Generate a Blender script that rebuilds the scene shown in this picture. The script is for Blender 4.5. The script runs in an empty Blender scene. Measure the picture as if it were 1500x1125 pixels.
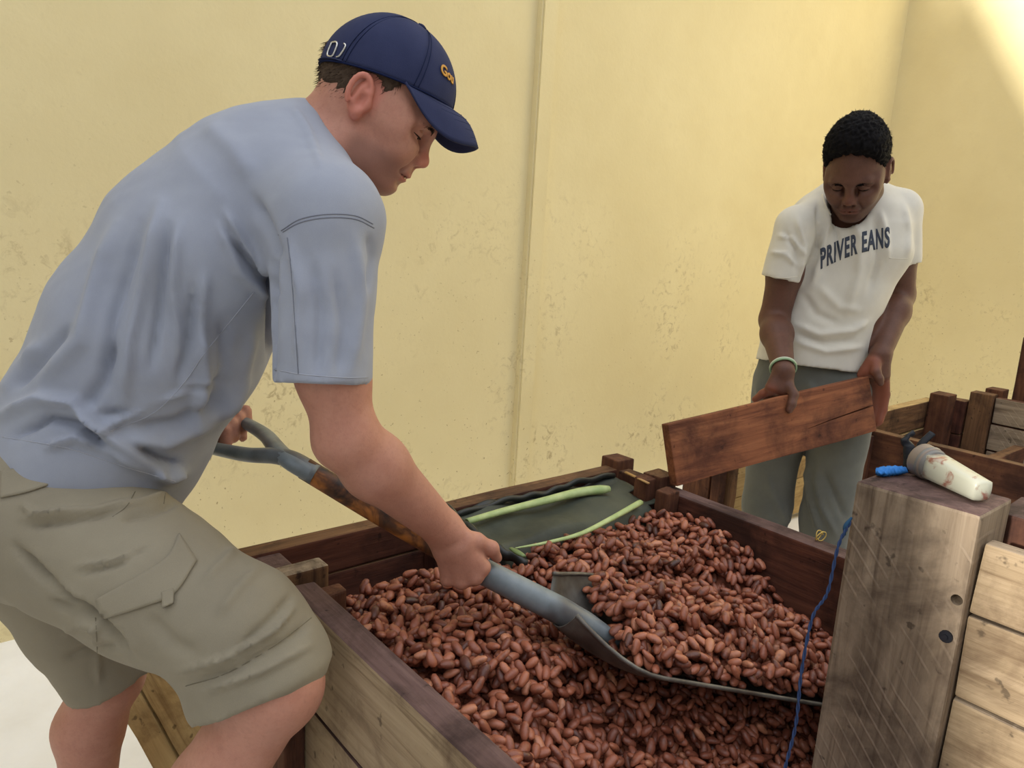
import bpy, bmesh, math, random
import numpy as np
from mathutils import Vector, Matrix
random.seed(7); np.random.seed(7)
SC = bpy.context.scene
COL = SC.collection

# ------------------------------------------------------------------ camera
FPX = 1080.0; HC = 1.22
def _cam_axes(yaw, pitch, roll):
    cy, sy, cp, sp = math.cos(yaw), math.sin(yaw), math.cos(pitch), math.sin(pitch)
    f = np.array([sy*cp, cy*cp, -sp]); r = np.array([cy, -sy, 0.0]); u = np.cross(r, f)
    cr, sr = math.cos(roll), math.sin(roll)
    return np.stack([cr*r+sr*u, -sr*r+cr*u, f])
CAM = _cam_axes(math.radians(40.4), math.radians(11.7), math.radians(3.42))
CPOS = np.array([0.0, 0.0, HC])
cd = bpy.data.cameras.new('camera'); cam = bpy.data.objects.new('camera', cd); COL.objects.link(cam)
cd.sensor_fit = 'HORIZONTAL'; cd.sensor_width = 36.0; cd.lens = FPX*36.0/1500.0
cd.clip_start = 0.02; cd.clip_end = 200
_m = Matrix.Identity(4)
for i in range(3):
    _m[i][0] = CAM[0][i]; _m[i][1] = CAM[1][i]; _m[i][2] = -CAM[2][i]; _m[i][3] = CPOS[i]
cam.matrix_world = _m
SC.camera = cam
# helpers that turn a photo pixel into a point of the place (measured depth or plane)
def ray(x, y): return CAM.T @ np.array([(x-750)/FPX, -(y-562.5)/FPX, 1.0])
def at(x, y, t): return CPOS + ray(x, y)*t
def at_z(x, y, z): d = ray(x, y); return CPOS + d*((z-HC)/d[2])
def at_x(x, y, X): d = ray(x, y); return CPOS + d*(X/d[0])
def at_y(x, y, Y): d = ray(x, y); return CPOS + d*(Y/d[1])
def proj(P):
    q = (np.asarray(P)-CPOS) @ CAM.T
    return np.stack([750+FPX*q[..., 0]/q[..., 2], 562.5-FPX*q[..., 1]/q[..., 2], q[..., 2]], -1)

# ------------------------------------------------------------------ light
W = bpy.data.worlds.new('world'); SC.world = W; W.use_nodes = True
_nt = W.node_tree; _bg = _nt.nodes['Background']
_tc = _nt.nodes.new('ShaderNodeTexCoord'); _sx = _nt.nodes.new('ShaderNodeSeparateXYZ')
_rp = _nt.nodes.new('ShaderNodeValToRGB')
_nt.links.new(_tc.outputs['Generated'], _sx.inputs[0]); _nt.links.new(_sx.outputs['Z'], _rp.inputs[0])
_rp.color_ramp.elements[0].position = 0.0; _rp.color_ramp.elements[0].color = (0.34, 0.34, 0.35, 1)
_rp.color_ramp.elements[1].position = 1.0; _rp.color_ramp.elements[1].color = (0.98, 1.01, 1.07, 1)
_nt.links.new(_rp.outputs[0], _bg.inputs['Color']); _bg.inputs['Strength'].default_value = 1.5
sd = bpy.data.lights.new('sun_offscreen', 'SUN'); sun = bpy.data.objects.new('sun_offscreen', sd); COL.objects.link(sun)
sd.energy = 6.0; sd.angle = math.radians(2.2); sd.color = (1.0, 0.95, 0.85)
sun.rotation_euler = Vector((1.0, -0.03, -0.268)).to_track_quat('-Z', 'Y').to_euler()
SC.view_settings.view_transform = 'Standard'; SC.view_settings.look = 'None'
SC.view_settings.gamma = 1.0; SC.view_settings.use_curve_mapping = False
SC.view_settings.exposure = 0.25

# ------------------------------------------------------------------ small tools
def tag(o, label=None, cat=None, group=None, kind=None):
    if label: o['label'] = label
    if cat: o['category'] = cat
    if group: o['group'] = group
    if kind: o['kind'] = kind
    return o
def empty(name, loc, label=None, cat=None, group=None):
    o = bpy.data.objects.new(name, None); COL.objects.link(o); o.location = loc
    o.empty_display_size = 0.05
    return tag(o, label, cat, group)
def link_mesh(name, me, mats, parent=None, smooth=False):
    o = bpy.data.objects.new(name, me); COL.objects.link(o)
    if not isinstance(mats, (list, tuple)): mats = [mats]
    for m in mats: me.materials.append(m)
    if smooth:
        me.polygons.foreach_set('use_smooth', np.ones(len(me.polygons), bool))
    if parent is not None:
        o.parent = parent; o.matrix_parent_inverse = Matrix.Translation(parent.location).inverted() if parent.parent is None else (Matrix.Translation(parent.parent.location).inverted() if parent.type == 'EMPTY' else parent.matrix_parent_inverse.copy())
    return o
def child(o, parent):
    """parent o (world placed) to a thing or part without moving it"""
    bpy.context.view_layer.update()
    o.parent = parent; o.matrix_parent_inverse = parent.matrix_world.inverted()
    return o
def recenter(o):
    """put the origin of a world-placed mesh in the middle of it"""
    me = o.data; n = len(me.vertices); co = np.empty(n*3); me.vertices.foreach_get('co', co)
    co = co.reshape(-1, 3); c = (co.min(0)+co.max(0))/2
    me.vertices.foreach_set('co', (co-c).ravel()); o.location = Vector(c)
    return o
def mesh_obj(name, V, Fc, mats, smooth=True, parent=None, center=True):
    me = bpy.data.meshes.new(name); me.from_pydata([tuple(v) for v in np.asarray(V, float)], [], [tuple(int(i) for i in f) for f in Fc]); me.update()
    o = bpy.data.objects.new(name, me); COL.objects.link(o)
    if not isinstance(mats, (list, tuple)): mats = [mats]
    for m in mats: me.materials.append(m)
    if smooth: me.polygons.foreach_set('use_smooth', np.ones(len(me.polygons), bool))
    if center: recenter(o)
    if parent is not None: child(o, parent)
    return o
def bm_obj(name, bm, mats, smooth=False, parent=None, center=True):
    me = bpy.data.meshes.new(name); bm.to_mesh(me); bm.free()
    o = bpy.data.objects.new(name, me); COL.objects.link(o)
    if not isinstance(mats, (list, tuple)): mats = [mats]
    for m in mats: me.materials.append(m)
    if smooth: me.polygons.foreach_set('use_smooth', np.ones(len(me.polygons), bool))
    if center: recenter(o)
    if parent is not None: child(o, parent)
    return o
def spline(pts, n):
    """Catmull-Rom through pts (rows of any width) -> n samples"""
    P = np.asarray(pts, float); m = len(P)
    if m == 2: return P[0]+(P[1]-P[0])*np.linspace(0, 1, n)[:, None]
    Q = np.vstack([2*P[0]-P[1], P, 2*P[-1]-P[-2]]); out = []
    for s in np.linspace(0, m-1-1e-9, n):
        i = int(s); t = s-i; a, b, c, d = Q[i:i+4]
        out.append(0.5*((2*b)+(c-a)*t+(2*a-5*b+4*c-d)*t*t+(3*b-a-3*c+d)*t**3))
    return np.array(out)
def tube_mesh(path, rad, seg=10, flat=1.0, up=None, caps=True):
    """tube along path; rad scalar or per point; flat scales the second axis"""
    P = np.asarray(path, float); n = len(P); rad = np.broadcast_to(np.asarray(rad, float), (n,))
    T = np.gradient(P, axis=0); T /= np.linalg.norm(T, axis=1)[:, None]
    a = np.array([0, 0, 1.0]) if up is None else np.asarray(up, float)
    V = []; Fc = []
    prev = None
    for i in range(n):
        if up is None and prev is not None: a = prev
        s = a-T[i]*np.dot(a, T[i])
        if np.linalg.norm(s) < 1e-6: s = np.cross(T[i], [1, 0, 0.3])
        s /= np.linalg.norm(s); prev = s; b = np.cross(T[i], s)
        for k in range(seg):
            w = 2*math.pi*k/seg
            V.append(P[i]+rad[i]*(math.cos(w)*b+flat*math.sin(w)*s))
    for i in range(n-1):
        for k in range(seg):
            k2 = (k+1) % seg
            Fc.append((i*seg+k, i*seg+k2, (i+1)*seg+k2, (i+1)*seg+k))
    if caps:
        Fc.append(tuple(range(seg-1, -1, -1))); Fc.append(tuple((n-1)*seg+k for k in range(seg)))
    return np.array(V), Fc

# ------------------------------------------------------------------ materials
def s2l(c):
    return tuple(((x/255.0)/12.92 if x/255.0 <= 0.04045 else ((x/255.0+0.055)/1.055)**2.4) for x in c)+(1.0,)
class NT:
    def __init__(self, name):
        self.m = bpy.data.materials.new(name); self.m.use_nodes = True
        self.t = self.m.node_tree; self.b = self.t.nodes['Principled BSDF']
    def n(self, typ, **kw):
        nd = self.t.nodes.new(typ)
        for k, v in kw.items():
            if k in nd.inputs: self.set(nd.inputs[k], v)
            else: setattr(nd, k, v)
        return nd
    def set(self, inp, v):
        if hasattr(v, 'is_output') or isinstance(v, bpy.types.NodeSocket): self.t.links.new(v, inp)
        else: inp.default_value = v
    def coords(self, scale=(1, 1, 1), rnd=True, kind='Object'):
        tc = self.n('ShaderNodeTexCoord'); mp = self.n('ShaderNodeMapping'); mp.inputs['Scale'].default_value = scale
        src = tc.outputs[kind]
        if rnd:
            oi = self.n('ShaderNodeObjectInfo'); mu = self.n('ShaderNodeMath', operation='MULTIPLY'); mu.inputs[1].default_value = 37.0
            self.t.links.new(oi.outputs['Random'], mu.inputs[0])
            ad = self.n('ShaderNodeVectorMath', operation='ADD'); self.t.links.new(src, ad.inputs[0]); self.t.links.new(mu.outputs[0], ad.inputs[1]); src = ad.outputs[0]
        self.t.links.new(src, mp.inputs['Vector']); return mp.outputs[0]
    def noise(self, vec, scale=5, detail=4, rough=0.55, dist=0.0):
        nd = self.n('ShaderNodeTexNoise'); nd.inputs['Scale'].default_value = scale; nd.inputs['Detail'].default_value = detail
        nd.inputs['Roughness'].default_value = rough; nd.inputs['Distortion'].default_value = dist
        self.t.links.new(vec, nd.inputs['Vector']); return nd.outputs[0]
    def ramp(self, fac, stops):
        r = self.n('ShaderNodeValToRGB'); els = r.color_ramp.elements
        while len(els) < len(stops): els.new(0.5)
        for e, (p, c) in zip(els, stops):
            e.position = p; e.color = c if len(c) == 4 else tuple(c)+(1,)
        self.t.links.new(fac, r.inputs[0]); return r.outputs[0]
    def mix(self, fac, a, b, blend='MIX'):
        x = self.n('ShaderNodeMix', data_type='RGBA', blend_type=blend)
        self.set(x.inputs[0], fac); self.set(x.inputs[6], a); self.set(x.inputs[7], b); return x.outputs[2]
    def math(self, op, a, b=0.0):
        x = self.n('ShaderNodeMath', operation=op); self.set(x.inputs[0], a); self.set(x.inputs[1], b); return x.outputs[0]
    def bump(self, h, strength=0.3, dist=0.01):
        b = self.n('ShaderNodeBump'); b.inputs['Strength'].default_value = strength; b.inputs['Distance'].default_value = dist
        self.t.links.new(h, b.inputs['Height']); self.t.links.new(b.outputs[0], self.b.inputs['Normal'])
    def out(self, color=None, rough=None, spec=None):
        if color is not None: self.set(self.b.inputs['Base Color'], color)
        if rough is not None: self.set(self.b.inputs['Roughness'], rough)
        if spec is not None: self.b.inputs['Specular IOR Level'].default_value = spec
        return self.m
_wc = {}
WOODS = {  # name: light, mid, dark streak, stain, stain amount, saw marks
    'pale': ((176, 156, 126), (152, 132, 104), (106, 86, 64), (80, 60, 44), 0.40, 0),
    'raw': ((196, 170, 120), (172, 146, 100), (120, 94, 60), (96, 70, 40), 0.30, 0),
    'grey': ((172, 154, 132), (144, 127, 107), (88, 73, 60), (68, 54, 45), 0.42, 1),
    'tan': ((166, 146, 119), (142, 123, 97), (110, 90, 68), (84, 65, 49), 0.38, 0),
    'top': ((122, 98, 92), (96, 74, 70), (62, 46, 42), (44, 30, 28), 0.5, 0),
    'dark': ((120, 80, 56), (92, 58, 42), (58, 34, 26), (44, 24, 20), 0.55, 0),
    'inner': ((116, 72, 54), (88, 52, 40), (56, 31, 25), (40, 23, 19), 0.55, 0),
    'brown': ((140, 106, 74), (108, 78, 54), (66, 46, 34), (48, 32, 25), 0.5, 0),
    'board': ((160, 104, 70), (128, 78, 52), (86, 48, 34), (62, 32, 25), 0.50, 0),
}
def wood(kind, axis):
    key = (kind, axis)
    if key in _wc: return _wc[key]
    A, B, D, S, amt, saw = WOODS[kind]
    m = NT('wood_%s_%s' % (kind, 'xyz'[axis]))
    sc = [1.0, 1.0, 1.0]; sc[axis] = 0.07
    v = m.coords(tuple(sc)); vi = m.coords((1, 1, 1))
    g = m.noise(v, 60, 6, 0.6, 0.6); g2 = m.noise(v, 16, 3, 0.5, 1.0); fine = m.noise(v, 260, 3, 0.6)
    c = m.ramp(g, [(0.30, s2l(D)), (0.47, s2l(B)), (0.72, s2l(A))])
    c = m.mix(m.math('MULTIPLY', m.ramp(g2, [(0.35, (0, 0, 0)), (0.7, (1, 1, 1))]), 0.5), c, s2l(B))
    st = m.noise(vi, 7, 6, 0.65, 0.4); stf = m.ramp(st, [(0.62-amt*0.35, (0, 0, 0)), (0.82-amt*0.3, (1, 1, 1))])
    c = m.mix(m.math('MULTIPLY', stf, 0.85), c, s2l(S))
    sp = m.noise(vi, 45, 3, 0.5); spf = m.ramp(sp, [(0.66, (0, 0, 0)), (0.72, (1, 1, 1))])
    c = m.mix(m.math('MULTIPLY', spf, 0.6), c, s2l(tuple(x*0.55 for x in S)))
    h = m.math('ADD', m.math('MULTIPLY', g, 0.6), m.math('MULTIPLY', fine, 0.4))
    if saw:
        w = m.n('ShaderNodeTexWave'); mp = m.coords((1, 1, 1)); rt = m.n('ShaderNodeMapping'); rt.inputs['Rotation'].default_value = (math.radians(-48), 0, 0)
        m.t.links.new(mp, rt.inputs[0]); m.t.links.new(rt.outputs[0], w.inputs['Vector']); w.bands_direction = 'Z'
        w.inputs['Scale'].default_value = 16; w.inputs['Distortion'].default_value = 1.3; w.inputs['Detail'].default_value = 2
        wf = m.ramp(w.outputs['Fac'], [(0.86, (0, 0, 0)), (0.98, (1, 1, 1))])
        brk = m.ramp(m.noise(vi, 9, 3), [(0.45, (0, 0, 0)), (0.6, (1, 1, 1))])
        wf = m.math('MULTIPLY', wf, brk)
        c = m.mix(m.math('MULTIPLY', wf, 0.3), c, s2l((178, 160, 140))); h = m.math('ADD', h, m.math('MULTIPLY', wf, 0.3))
    m.bump(h, 0.5, 0.004)
    _wc[key] = m.out(c, 0.78, 0.25)
    return _wc[key]
def plain(name, col, rough=0.6, spec=0.4, metal=0.0):
    m = NT(name); m.b.inputs['Metallic'].default_value = metal
    v = m.coords((1, 1, 1), False); n = m.noise(v, 40, 4)
    c = m.mix(m.math('MULTIPLY', n, 0.35), s2l(col), s2l(tuple(x*0.72 for x in col)))
    return m.out(c, rough, spec)
FACES = ['-x', '+x', '-y', '+y', '-z', '+z']
def plank(x0, x1, y0, y1, z0, z1, kind='pale', parent=None, name='plank', faces=None, axis=None, bev=0.004, jit=0.002, rot=None, piv=None):
    """a board with its own edges; faces={'+z':'top'} gives single faces another surface"""
    d = [x1-x0, y1-y0, z1-z0]
    if axis is None: axis = int(np.argmax(d))
    bm = bmesh.new(); bmesh.ops.create_cube(bm, size=1.0)
    for v in bm.verts:
        v.co = Vector((v.co.x*d[0], v.co.y*d[1], v.co.z*d[2]))
        v.co += Vector([random.uniform(-jit, jit) for _ in range(3)])
    # a few cuts along the board let its edge run a little uneven
    long_edges = [e for e in bm.edges if abs((e.verts[0].co-e.verts[1].co)[axis]) > 0.5*d[axis]]
    if d[axis] > 0.25: bmesh.ops.subdivide_edges(bm, edges=long_edges, cuts=4, use_grid_fill=True)
    for v in bm.verts:
        if abs(v.co[axis]) < d[axis]*0.45: v.co += Vector([random.uniform(-jit, jit)*(0.9 if k != axis else 0) for k in range(3)])
    sharp = [e for e in bm.edges if len(e.link_faces) == 2 and e.link_faces[0].normal.angle(e.link_faces[1].normal, 0) > 0.8]
    bm.normal_update()
    sharp = [e for e in bm.edges if len(e.link_faces) == 2 and e.link_faces[0].normal.angle(e.link_faces[1].normal, 0) > 0.8]
    bmesh.ops.bevel(bm, geom=sharp, offset=bev, segments=2, affect='EDGES', profile=0.6)
    mats = [wood(kind, axis)]; idx = {}
    if faces:
        for k, w in faces.items():
            mm = wood(w, axis)
            if mm not in mats: mats.append(mm)
            idx[k] = mats.index(mm)
    bm.normal_update()
    for f in bm.faces:
        n = f.normal; a = max(range(3), key=lambda i: abs(n[i])); k = ('-' if n[a] < 0 else '+')+'xyz'[a]
        if k in idx: f.material_index = idx[k]
    me = bpy.data.meshes.new(name); bm.to_mesh(me); bm.free()
    for m in mats: me.materials.append(m)
    o = bpy.data.objects.new(name, me); COL.objects.link(o)
    c = Vector(((x0+x1)/2, (y0+y1)/2, (z0+z1)/2)); o.location = c
    if rot is not None:
        o.rotation_euler = rot
        if piv is not None:
            R = o.rotation_euler.to_matrix(); o.location = Vector(piv)+R @ (c-Vector(piv))
    if parent is not None: child(o, parent)
    return o
# ================================================================== setting
def wall_mat():
    m = NT('yellow_wall_paint')
    v = m.coords((1, 1, 1), False)
    big = m.noise(v, 1.3, 4, 0.6); mid = m.noise(v, 6, 5, 0.6)
    c = m.ramp(big, [(0.3, s2l((224, 209, 162))), (0.7, s2l((234, 220, 174)))])
    c = m.mix(m.math('MULTIPLY', m.ramp(mid, [(0.45, (0, 0, 0)), (0.75, (1, 1, 1))]), 0.25), c, s2l((218, 200, 151)))
    tc = m.n('ShaderNodeTexCoord'); geo = m.n('ShaderNodeNewGeometry'); sep = m.n('ShaderNodeSeparateXYZ'); m.t.links.new(geo.outputs['Position'], sep.inputs[0])
    # splashes of cacao juice and mud: thicker low on the wall
    low = m.ramp(m.math('MULTIPLY', sep.outputs['Z'], 0.5), [(0.0, (1, 1, 1)), (0.52, (0.42, 0.42, 0.42)), (0.8, (0.05, 0.05, 0.05))])
    patch = m.noise(v, 2.6, 3, 0.5); sp = m.noise(v, 26, 5, 0.7, 0.6); sp2 = m.noise(v, 75, 2, 0.5)
    a = m.math('MULTIPLY', m.ramp(patch, [(0.47, (0, 0, 0)), (0.64, (1, 1, 1))]), m.ramp(sp, [(0.53, (0, 0, 0)), (0.68, (1, 1, 1))]))
    b = m.ramp(sp2, [(0.70, (0, 0, 0)), (0.74, (1, 1, 1))])
    msk = m.math('MULTIPLY', m.math('MAXIMUM', a, m.math('MULTIPLY', b, 0.8)), low)
    c = m.mix(m.math('MULTIPLY', msk, 0.8), c, s2l((122, 88, 44)))
    m.bump(m.math('ADD', m.math('MULTIPLY', mid, 0.6), m.math('MULTIPLY', m.noise(v, 60, 3), 0.25)), 0.25, 0.01)
    return m.out(c, 0.75, 0.25)
WALL = wall_mat()
WY = 2.33; WXR = 5.05; WH = 4.6
def slab(name, x0, x1, y0, y1, z0, z1, mat, bev=0.0):
    bm = bmesh.new(); bmesh.ops.create_cube(bm, size=1.0)
    for v in bm.verts: v.co = Vector((x0+(v.co.x+.5)*(x1-x0), y0+(v.co.y+.5)*(y1-y0), z0+(v.co.z+.5)*(z1-z0)))
    if bev: bmesh.ops.bevel(bm, geom=bm.edges[:], offset=bev, segments=2, affect='EDGES')
    return bm_obj(name, bm, mat)
# back wall: left stretch, a shallow pier standing a little proud, right stretch
tag(slab('wall_back', -3.0, 2.01, WY, WY+0.2, 0, WH, WALL), 'yellow painted masonry wall with brown splash marks left of the crease', kind='structure')
tag(slab('wall_pier', 2.0, 2.085, WY-0.034, WY+0.2, 0, WH, WALL, 0.008), 'narrow yellow painted pier running up the wall', kind='structure')
tag(slab('wall_back_far', 2.07, WXR, WY-0.012, WY+0.2, 0, WH, WALL), 'yellow painted wall right of the pier', kind='structure')
tag(slab('wall_right', WXR, WXR+0.2, -1.5, WY+0.2, 0, WH, WALL), 'yellow side wall with a patch of sunlight high up', kind='structure')
def floor_mat():
    m = NT('pale_concrete'); v = m.coords((1, 1, 1), False)
    c = m.ramp(m.noise(v, 3, 6, 0.6), [(0.3, s2l((236, 233, 226))), (0.7, s2l((250, 249, 246)))])
    m.bump(m.noise(v, 80, 4), 0.15, 0.005)
    return m.out(c, 0.7, 0.3)
tag(slab('floor', -3.0, WXR+0.2, -2.5, WY+0.2, -0.1, 0.0, floor_mat()), 'bright pale concrete floor', kind='structure')
# unseen wall added on the left; its slope shapes the sun patch and shade
bm = bmesh.new()
pts = [(-2.5, 0), (WY, 0), (WY, 5.12), (0.55, 2.31), (0.3, 1.3), (-2.5, 1.3)]
vs = [[bm.verts.new((x, y, z)) for (y, z) in pts] for x in (-2.7, -2.5)]
bm.faces.new(vs[0][::-1]); bm.faces.new(vs[1])
for i in range(6): bm.faces.new((vs[0][i], vs[0][(i+1) % 6], vs[1][(i+1) % 6], vs[1][i]))
bmesh.ops.recalc_face_normals(bm, faces=bm.faces[:])
tag(bm_obj('shade_wall_left', bm, plain('grey_render', (150, 148, 142), 0.9, 0.1)), 'added unseen grey wall with a sloping top that blocks the sun', kind='structure')

# ================================================================== wooden boxes
RIM = 0.65
PX = 1.062
box = empty('fermentation_box', (0.9, 0.7, 0), 'long slatted wooden fermentation box full of cacao beans, with a tarp compartment behind', 'box')
in_ = {'+x': 'inner', '+z': 'top'}
# left long wall (outside towards the man, pale; inside stained)
for (z0, z1) in ((0.03, 0.235), (0.24, 0.485), (0.489, RIM)):
    plank(0.438, 0.482, 0.08, 1.03, z0, z1, 'pale', box, faces={'+x': 'inner', '+z': 'top', '+y': 'dark'})
    plank(0.438, 0.482, 1.075, 1.21, z0, z1-0.004, 'brown', box, faces={'+x': 'inner', '+z': 'top'})
plank(0.400, 0.438, 0.955, 1.0, 0.0, 0.50, 'dark', box, 'batten')
plank(0.400, 0.438, 0.25, 0.30, 0.0, 0.56, 'dark', box, 'batten')
# slotted posts that hold the partition boards
for (a, b) in ((0.425, 0.515), ):
    plank(a, b, 1.045, 1.085, 0.0, RIM+0.012, 'brown', box, 'slot_post', faces={'+z': 'grey'}, axis=2)
plank(0.482, 0.522, 0.99, 1.025, 0.0, RIM-0.012, 'dark', box, 'slot_post', axis=2)
plank(0.482, 0.517, 1.09, 1.125, 0.0, RIM-0.012, 'dark', box, 'slot_post', axis=2)
# right long wall
for (z0, z1) in ((0.03, 0.235), (0.24, 0.44), (0.445, RIM)):
    plank(1.345, 1.39, 0.30, 1.04, z0, z1, 'inner', box, faces={'+x': 'pale', '+z': 'top'})
    plank(1.36, 1.40, 1.075, 1.21, z0, z1-0.002, 'dark', box, faces={'+z': 'brown'})
plank(1.315, 1.352, 1.035, 1.075, 0.0, RIM+0.02, 'dark', box, 'slot_post', axis=2)
plank(1.345, 1.40, 1.02, 1.075, 0.0, RIM+0.025, 'dark', box, 'slot_post', axis=2, faces={'+z': 'brown'})
plank(1.300, 1.343, 0.965, 1.0, 0.0, RIM+0.012, 'dark', box, 'slot_post', axis=2)
# back wall of the rear compartments and its corner post
for (z0, z1) in ((0.03, 0.235), (0.24, 0.44), (0.445, 0.575), (0.579, RIM)):
    plank(0.40, 1.40, 1.168, 1.21, z0, z1, 'inner', box, faces={'+y': 'pale', '+z': 'brown'})
plank(1.355, 1.415, 1.165, 1.225, 0.0, RIM+0.022, 'dark', box, 'corner_post', axis=2)
plank(0.395, 0.44, 1.165, 1.215, 0.0, RIM-0.02, 'brown', box, 'corner_post', axis=2)
# partition between the empty compartment and the tarp compartment
for (z0, z1) in ((0.03, 0.30), (0.305, 0.60)):
    plank(0.815, 0.85, 1.0, 1.168, z0, z1, 'inner', box, 'partition_plank')
plank(0.785, 0.825, 1.125, 1.168, 0.0, 0.62, 'inner', box, 'slot_post', axis=2)
# near end wall and floor of the box
for (z0, z1) in ((0.03, 0.235), (0.24, 0.44), (0.445, RIM)):
    plank(0.482, PX, 0.08, 0.12, z0, z1-0.06, 'pale', box, faces={'+y': 'inner', '+z': 'top'})
plank(0.44, 1.06, 0.17, 1.2, 0.06, 0.09, 'dark', box, 'bottom_board')

# the taller stall on the right: thick post and pale planks
PX = 1.062; PV0, PV1 = 0.292, 0.456; PZ = 0.892
stall = empty('timber_stall', (1.15, 0.1, 0), 'tall rough grey timber post with pale planks nailed behind it', 'box')
tall_post = plank(PX, PX+0.125, PV0, PV1, 0.0, PZ, 'grey', stall, 'corner_post', faces={'+z': 'top'}, axis=2, bev=0.005)
for (z0, z1) in ((0.02, 0.30), (0.304, 0.475), (0.479, 0.62), (0.624, 0.745), (0.749, 0.852)):
    plank(PX+0.022, PX+0.055, -0.55, PV0-0.002, z0, z1, 'tan', stall, faces={'+z': 'grey'})
plank(PX+0.13, PX+0.24, 0.225, 0.31, 0.0, 0.868, 'dark', stall, 'back_post', faces={'+z': 'top'}, axis=2)
def disc(name, c, nrm, r, depth, mat, parent):
    P = [np.array(c)-np.array(nrm)*0.002, np.array(c)+np.array(nrm)*depth]
    V, Fc = tube_mesh(P, r, 14); return mesh_obj(name, V, Fc, mat, False, parent)
IRON = plain('dark_iron', (40, 42, 50), 0.5, 0.5, 0.6)
def cut(o, V, Fc):
    """carve a solid out of a piece of wood"""
    bm = bmesh.new(); vv = [bm.verts.new(tuple(p)) for p in V]
    for f in Fc: bm.faces.new([vv[i] for i in f])
    bmesh.ops.recalc_face_normals(bm, faces=bm.faces[:]); bpy.context.view_layer.update()
    bm.transform(o.matrix_world.inverted())
    c = bm_obj('cutter', bm, [], False, None, False); c.matrix_world = o.matrix_world.copy()
    md = o.modifiers.new('cut', 'BOOLEAN'); md.operation = 'DIFFERENCE'; md.solver = 'EXACT'; md.object = c
    bpy.context.view_layer.update(); dg = bpy.context.evaluated_depsgraph_get()
    me = bpy.data.meshes.new_from_object(o.evaluated_get(dg)); n0 = len(o.data.polygons); o.modifiers.clear(); o.data = me; print('cut', o.name, n0, len(me.polygons))
    bpy.data.objects.remove(c)
pm = at_x(1386, 932, PX); disc('bolt', pm, (-1, 0, 0), 0.0085, 0.003, IRON, stall)
disc('bolt_stud', pm+np.array([-0.0025, 0, 0]), (-1, 0, 0), 0.0035, 0.003, IRON, stall)
pm = at_x(1401, 879, PX); cut(tall_post, *tube_mesh([pm-np.array([0.02, 0, 0]), pm+np.array([0.035, 0, 0])], 0.0075, 16))

# boxes beyond the second man, to the right
rb = empty('fermentation_box', (2.9, 0.8, 0), 'dark empty wooden fermentation box behind the flashlight, between the workers and the side wall', 'box')
for (z0, z1) in ((0.03, 0.235), (0.24, 0.47), (0.475, 0.645)):
    plank(2.45, 2.49, 0.25, 1.13, z0, z1, 'dark', rb, faces={'+z': 'brown', '+x': 'inner'})
for (z0, z1) in ((0.03, 0.30), (0.305, 0.535), (0.54, RIM)):
    plank(2.44, 3.24, 1.13, 1.17, z0, z1, 'brown', rb, faces={'+z': 'raw'})
plank(2.40, 2.455, 1.02, 1.075, 0.0, 0.63, 'dark', rb, 'slot_post', axis=2, faces={'+z': 'brown'})
plank(2.40, 2.45, 1.10, 1.15, 0.0, 0.645, 'brown', rb, 'slot_post', axis=2)
plank(3.16, 3.25, 1.06, 1.13, 0.0, RIM+0.035, 'dark', rb, 'slot_post', axis=2)
for (z0, z1) in ((0.03, 0.30), (0.305, 0.52), (0.525, 0.66)):
    plank(3.25, 3.31, 1.025, 1.12, z0, z1, 'inner', rb, faces={'+z': 'brown'})
plank(2.50, 3.2, 0.78, 0.82, 0.03, 0.545, 'dark', rb, 'partition_plank', faces={'+z': 'brown'})
tb = empty('plank_stall', (3.3, 0.6, 0), 'greyish plank stall with a two-piece post by the side wall', 'box')
plank(3.265, 3.33, 0.94, 1.02, 0.0, 0.70, 'brown', tb, 'post', axis=2)
plank(3.335, 3.41, 0.93, 0.99, 0.0, 0.715, 'dark', tb, 'post', axis=2)
for (z0, z1) in ((0.03, 0.28), (0.285, 0.475), (0.48, 0.585), (0.589, 0.69)):
    plank(3.29, 3.33, 0.1, 0.935, z0, z1, 'grey', tb, faces={'+z': 'dark'})
lb = plank(3.42, 3.46, 0.70, 0.92, 0.005, 0.93, 'dark', None, 'loose_board', faces={'+z': 'brown'}, axis=2)
tag(lb, 'short dark board standing upright in the plank stall', 'board')
# low box behind the second man
bb = empty('low_box', (2.9, 1.75, 0), 'low pale plank box standing behind the man in the white shirt', 'box')
LX = at_y(1046, 720, 1.58)[0]
plank(LX, LX+0.045, 1.56, 1.60, 0.0, 0.40, 'dark', bb, 'post', axis=2)
for (z0, z1) in ((0.03, 0.20), (0.204, 0.38)):
    plank(LX+0.047, 3.6, 1.58, 1.615, z0, z1, 'raw', bb)
    plank(LX+0.01, LX+0.045, 1.615, 1.74, z0, z1, 'dark', bb)
    plank(LX+0.047, 3.6, 1.72, 1.755, z0, z1, 'dark', bb)
    plank(3.565, 3.6, 1.615, 1.72, z0, z1, 'dark', bb)
plank(LX+0.06, LX+0.10, 1.545, 1.579, 0.0, 0.40, 'brown', bb, 'batten', axis=2)

tag(slab('shade_wall_front', -3.0, WXR+0.2, -2.7, -2.5, 0, 3.0, plain('plain_grey_render', (150, 148, 142), 0.9, 0.1)), 'added unseen grey wall that blocks low light from the near side', kind='structure')  # unseen wall added to cut low sky light, so light falls more from above
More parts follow.
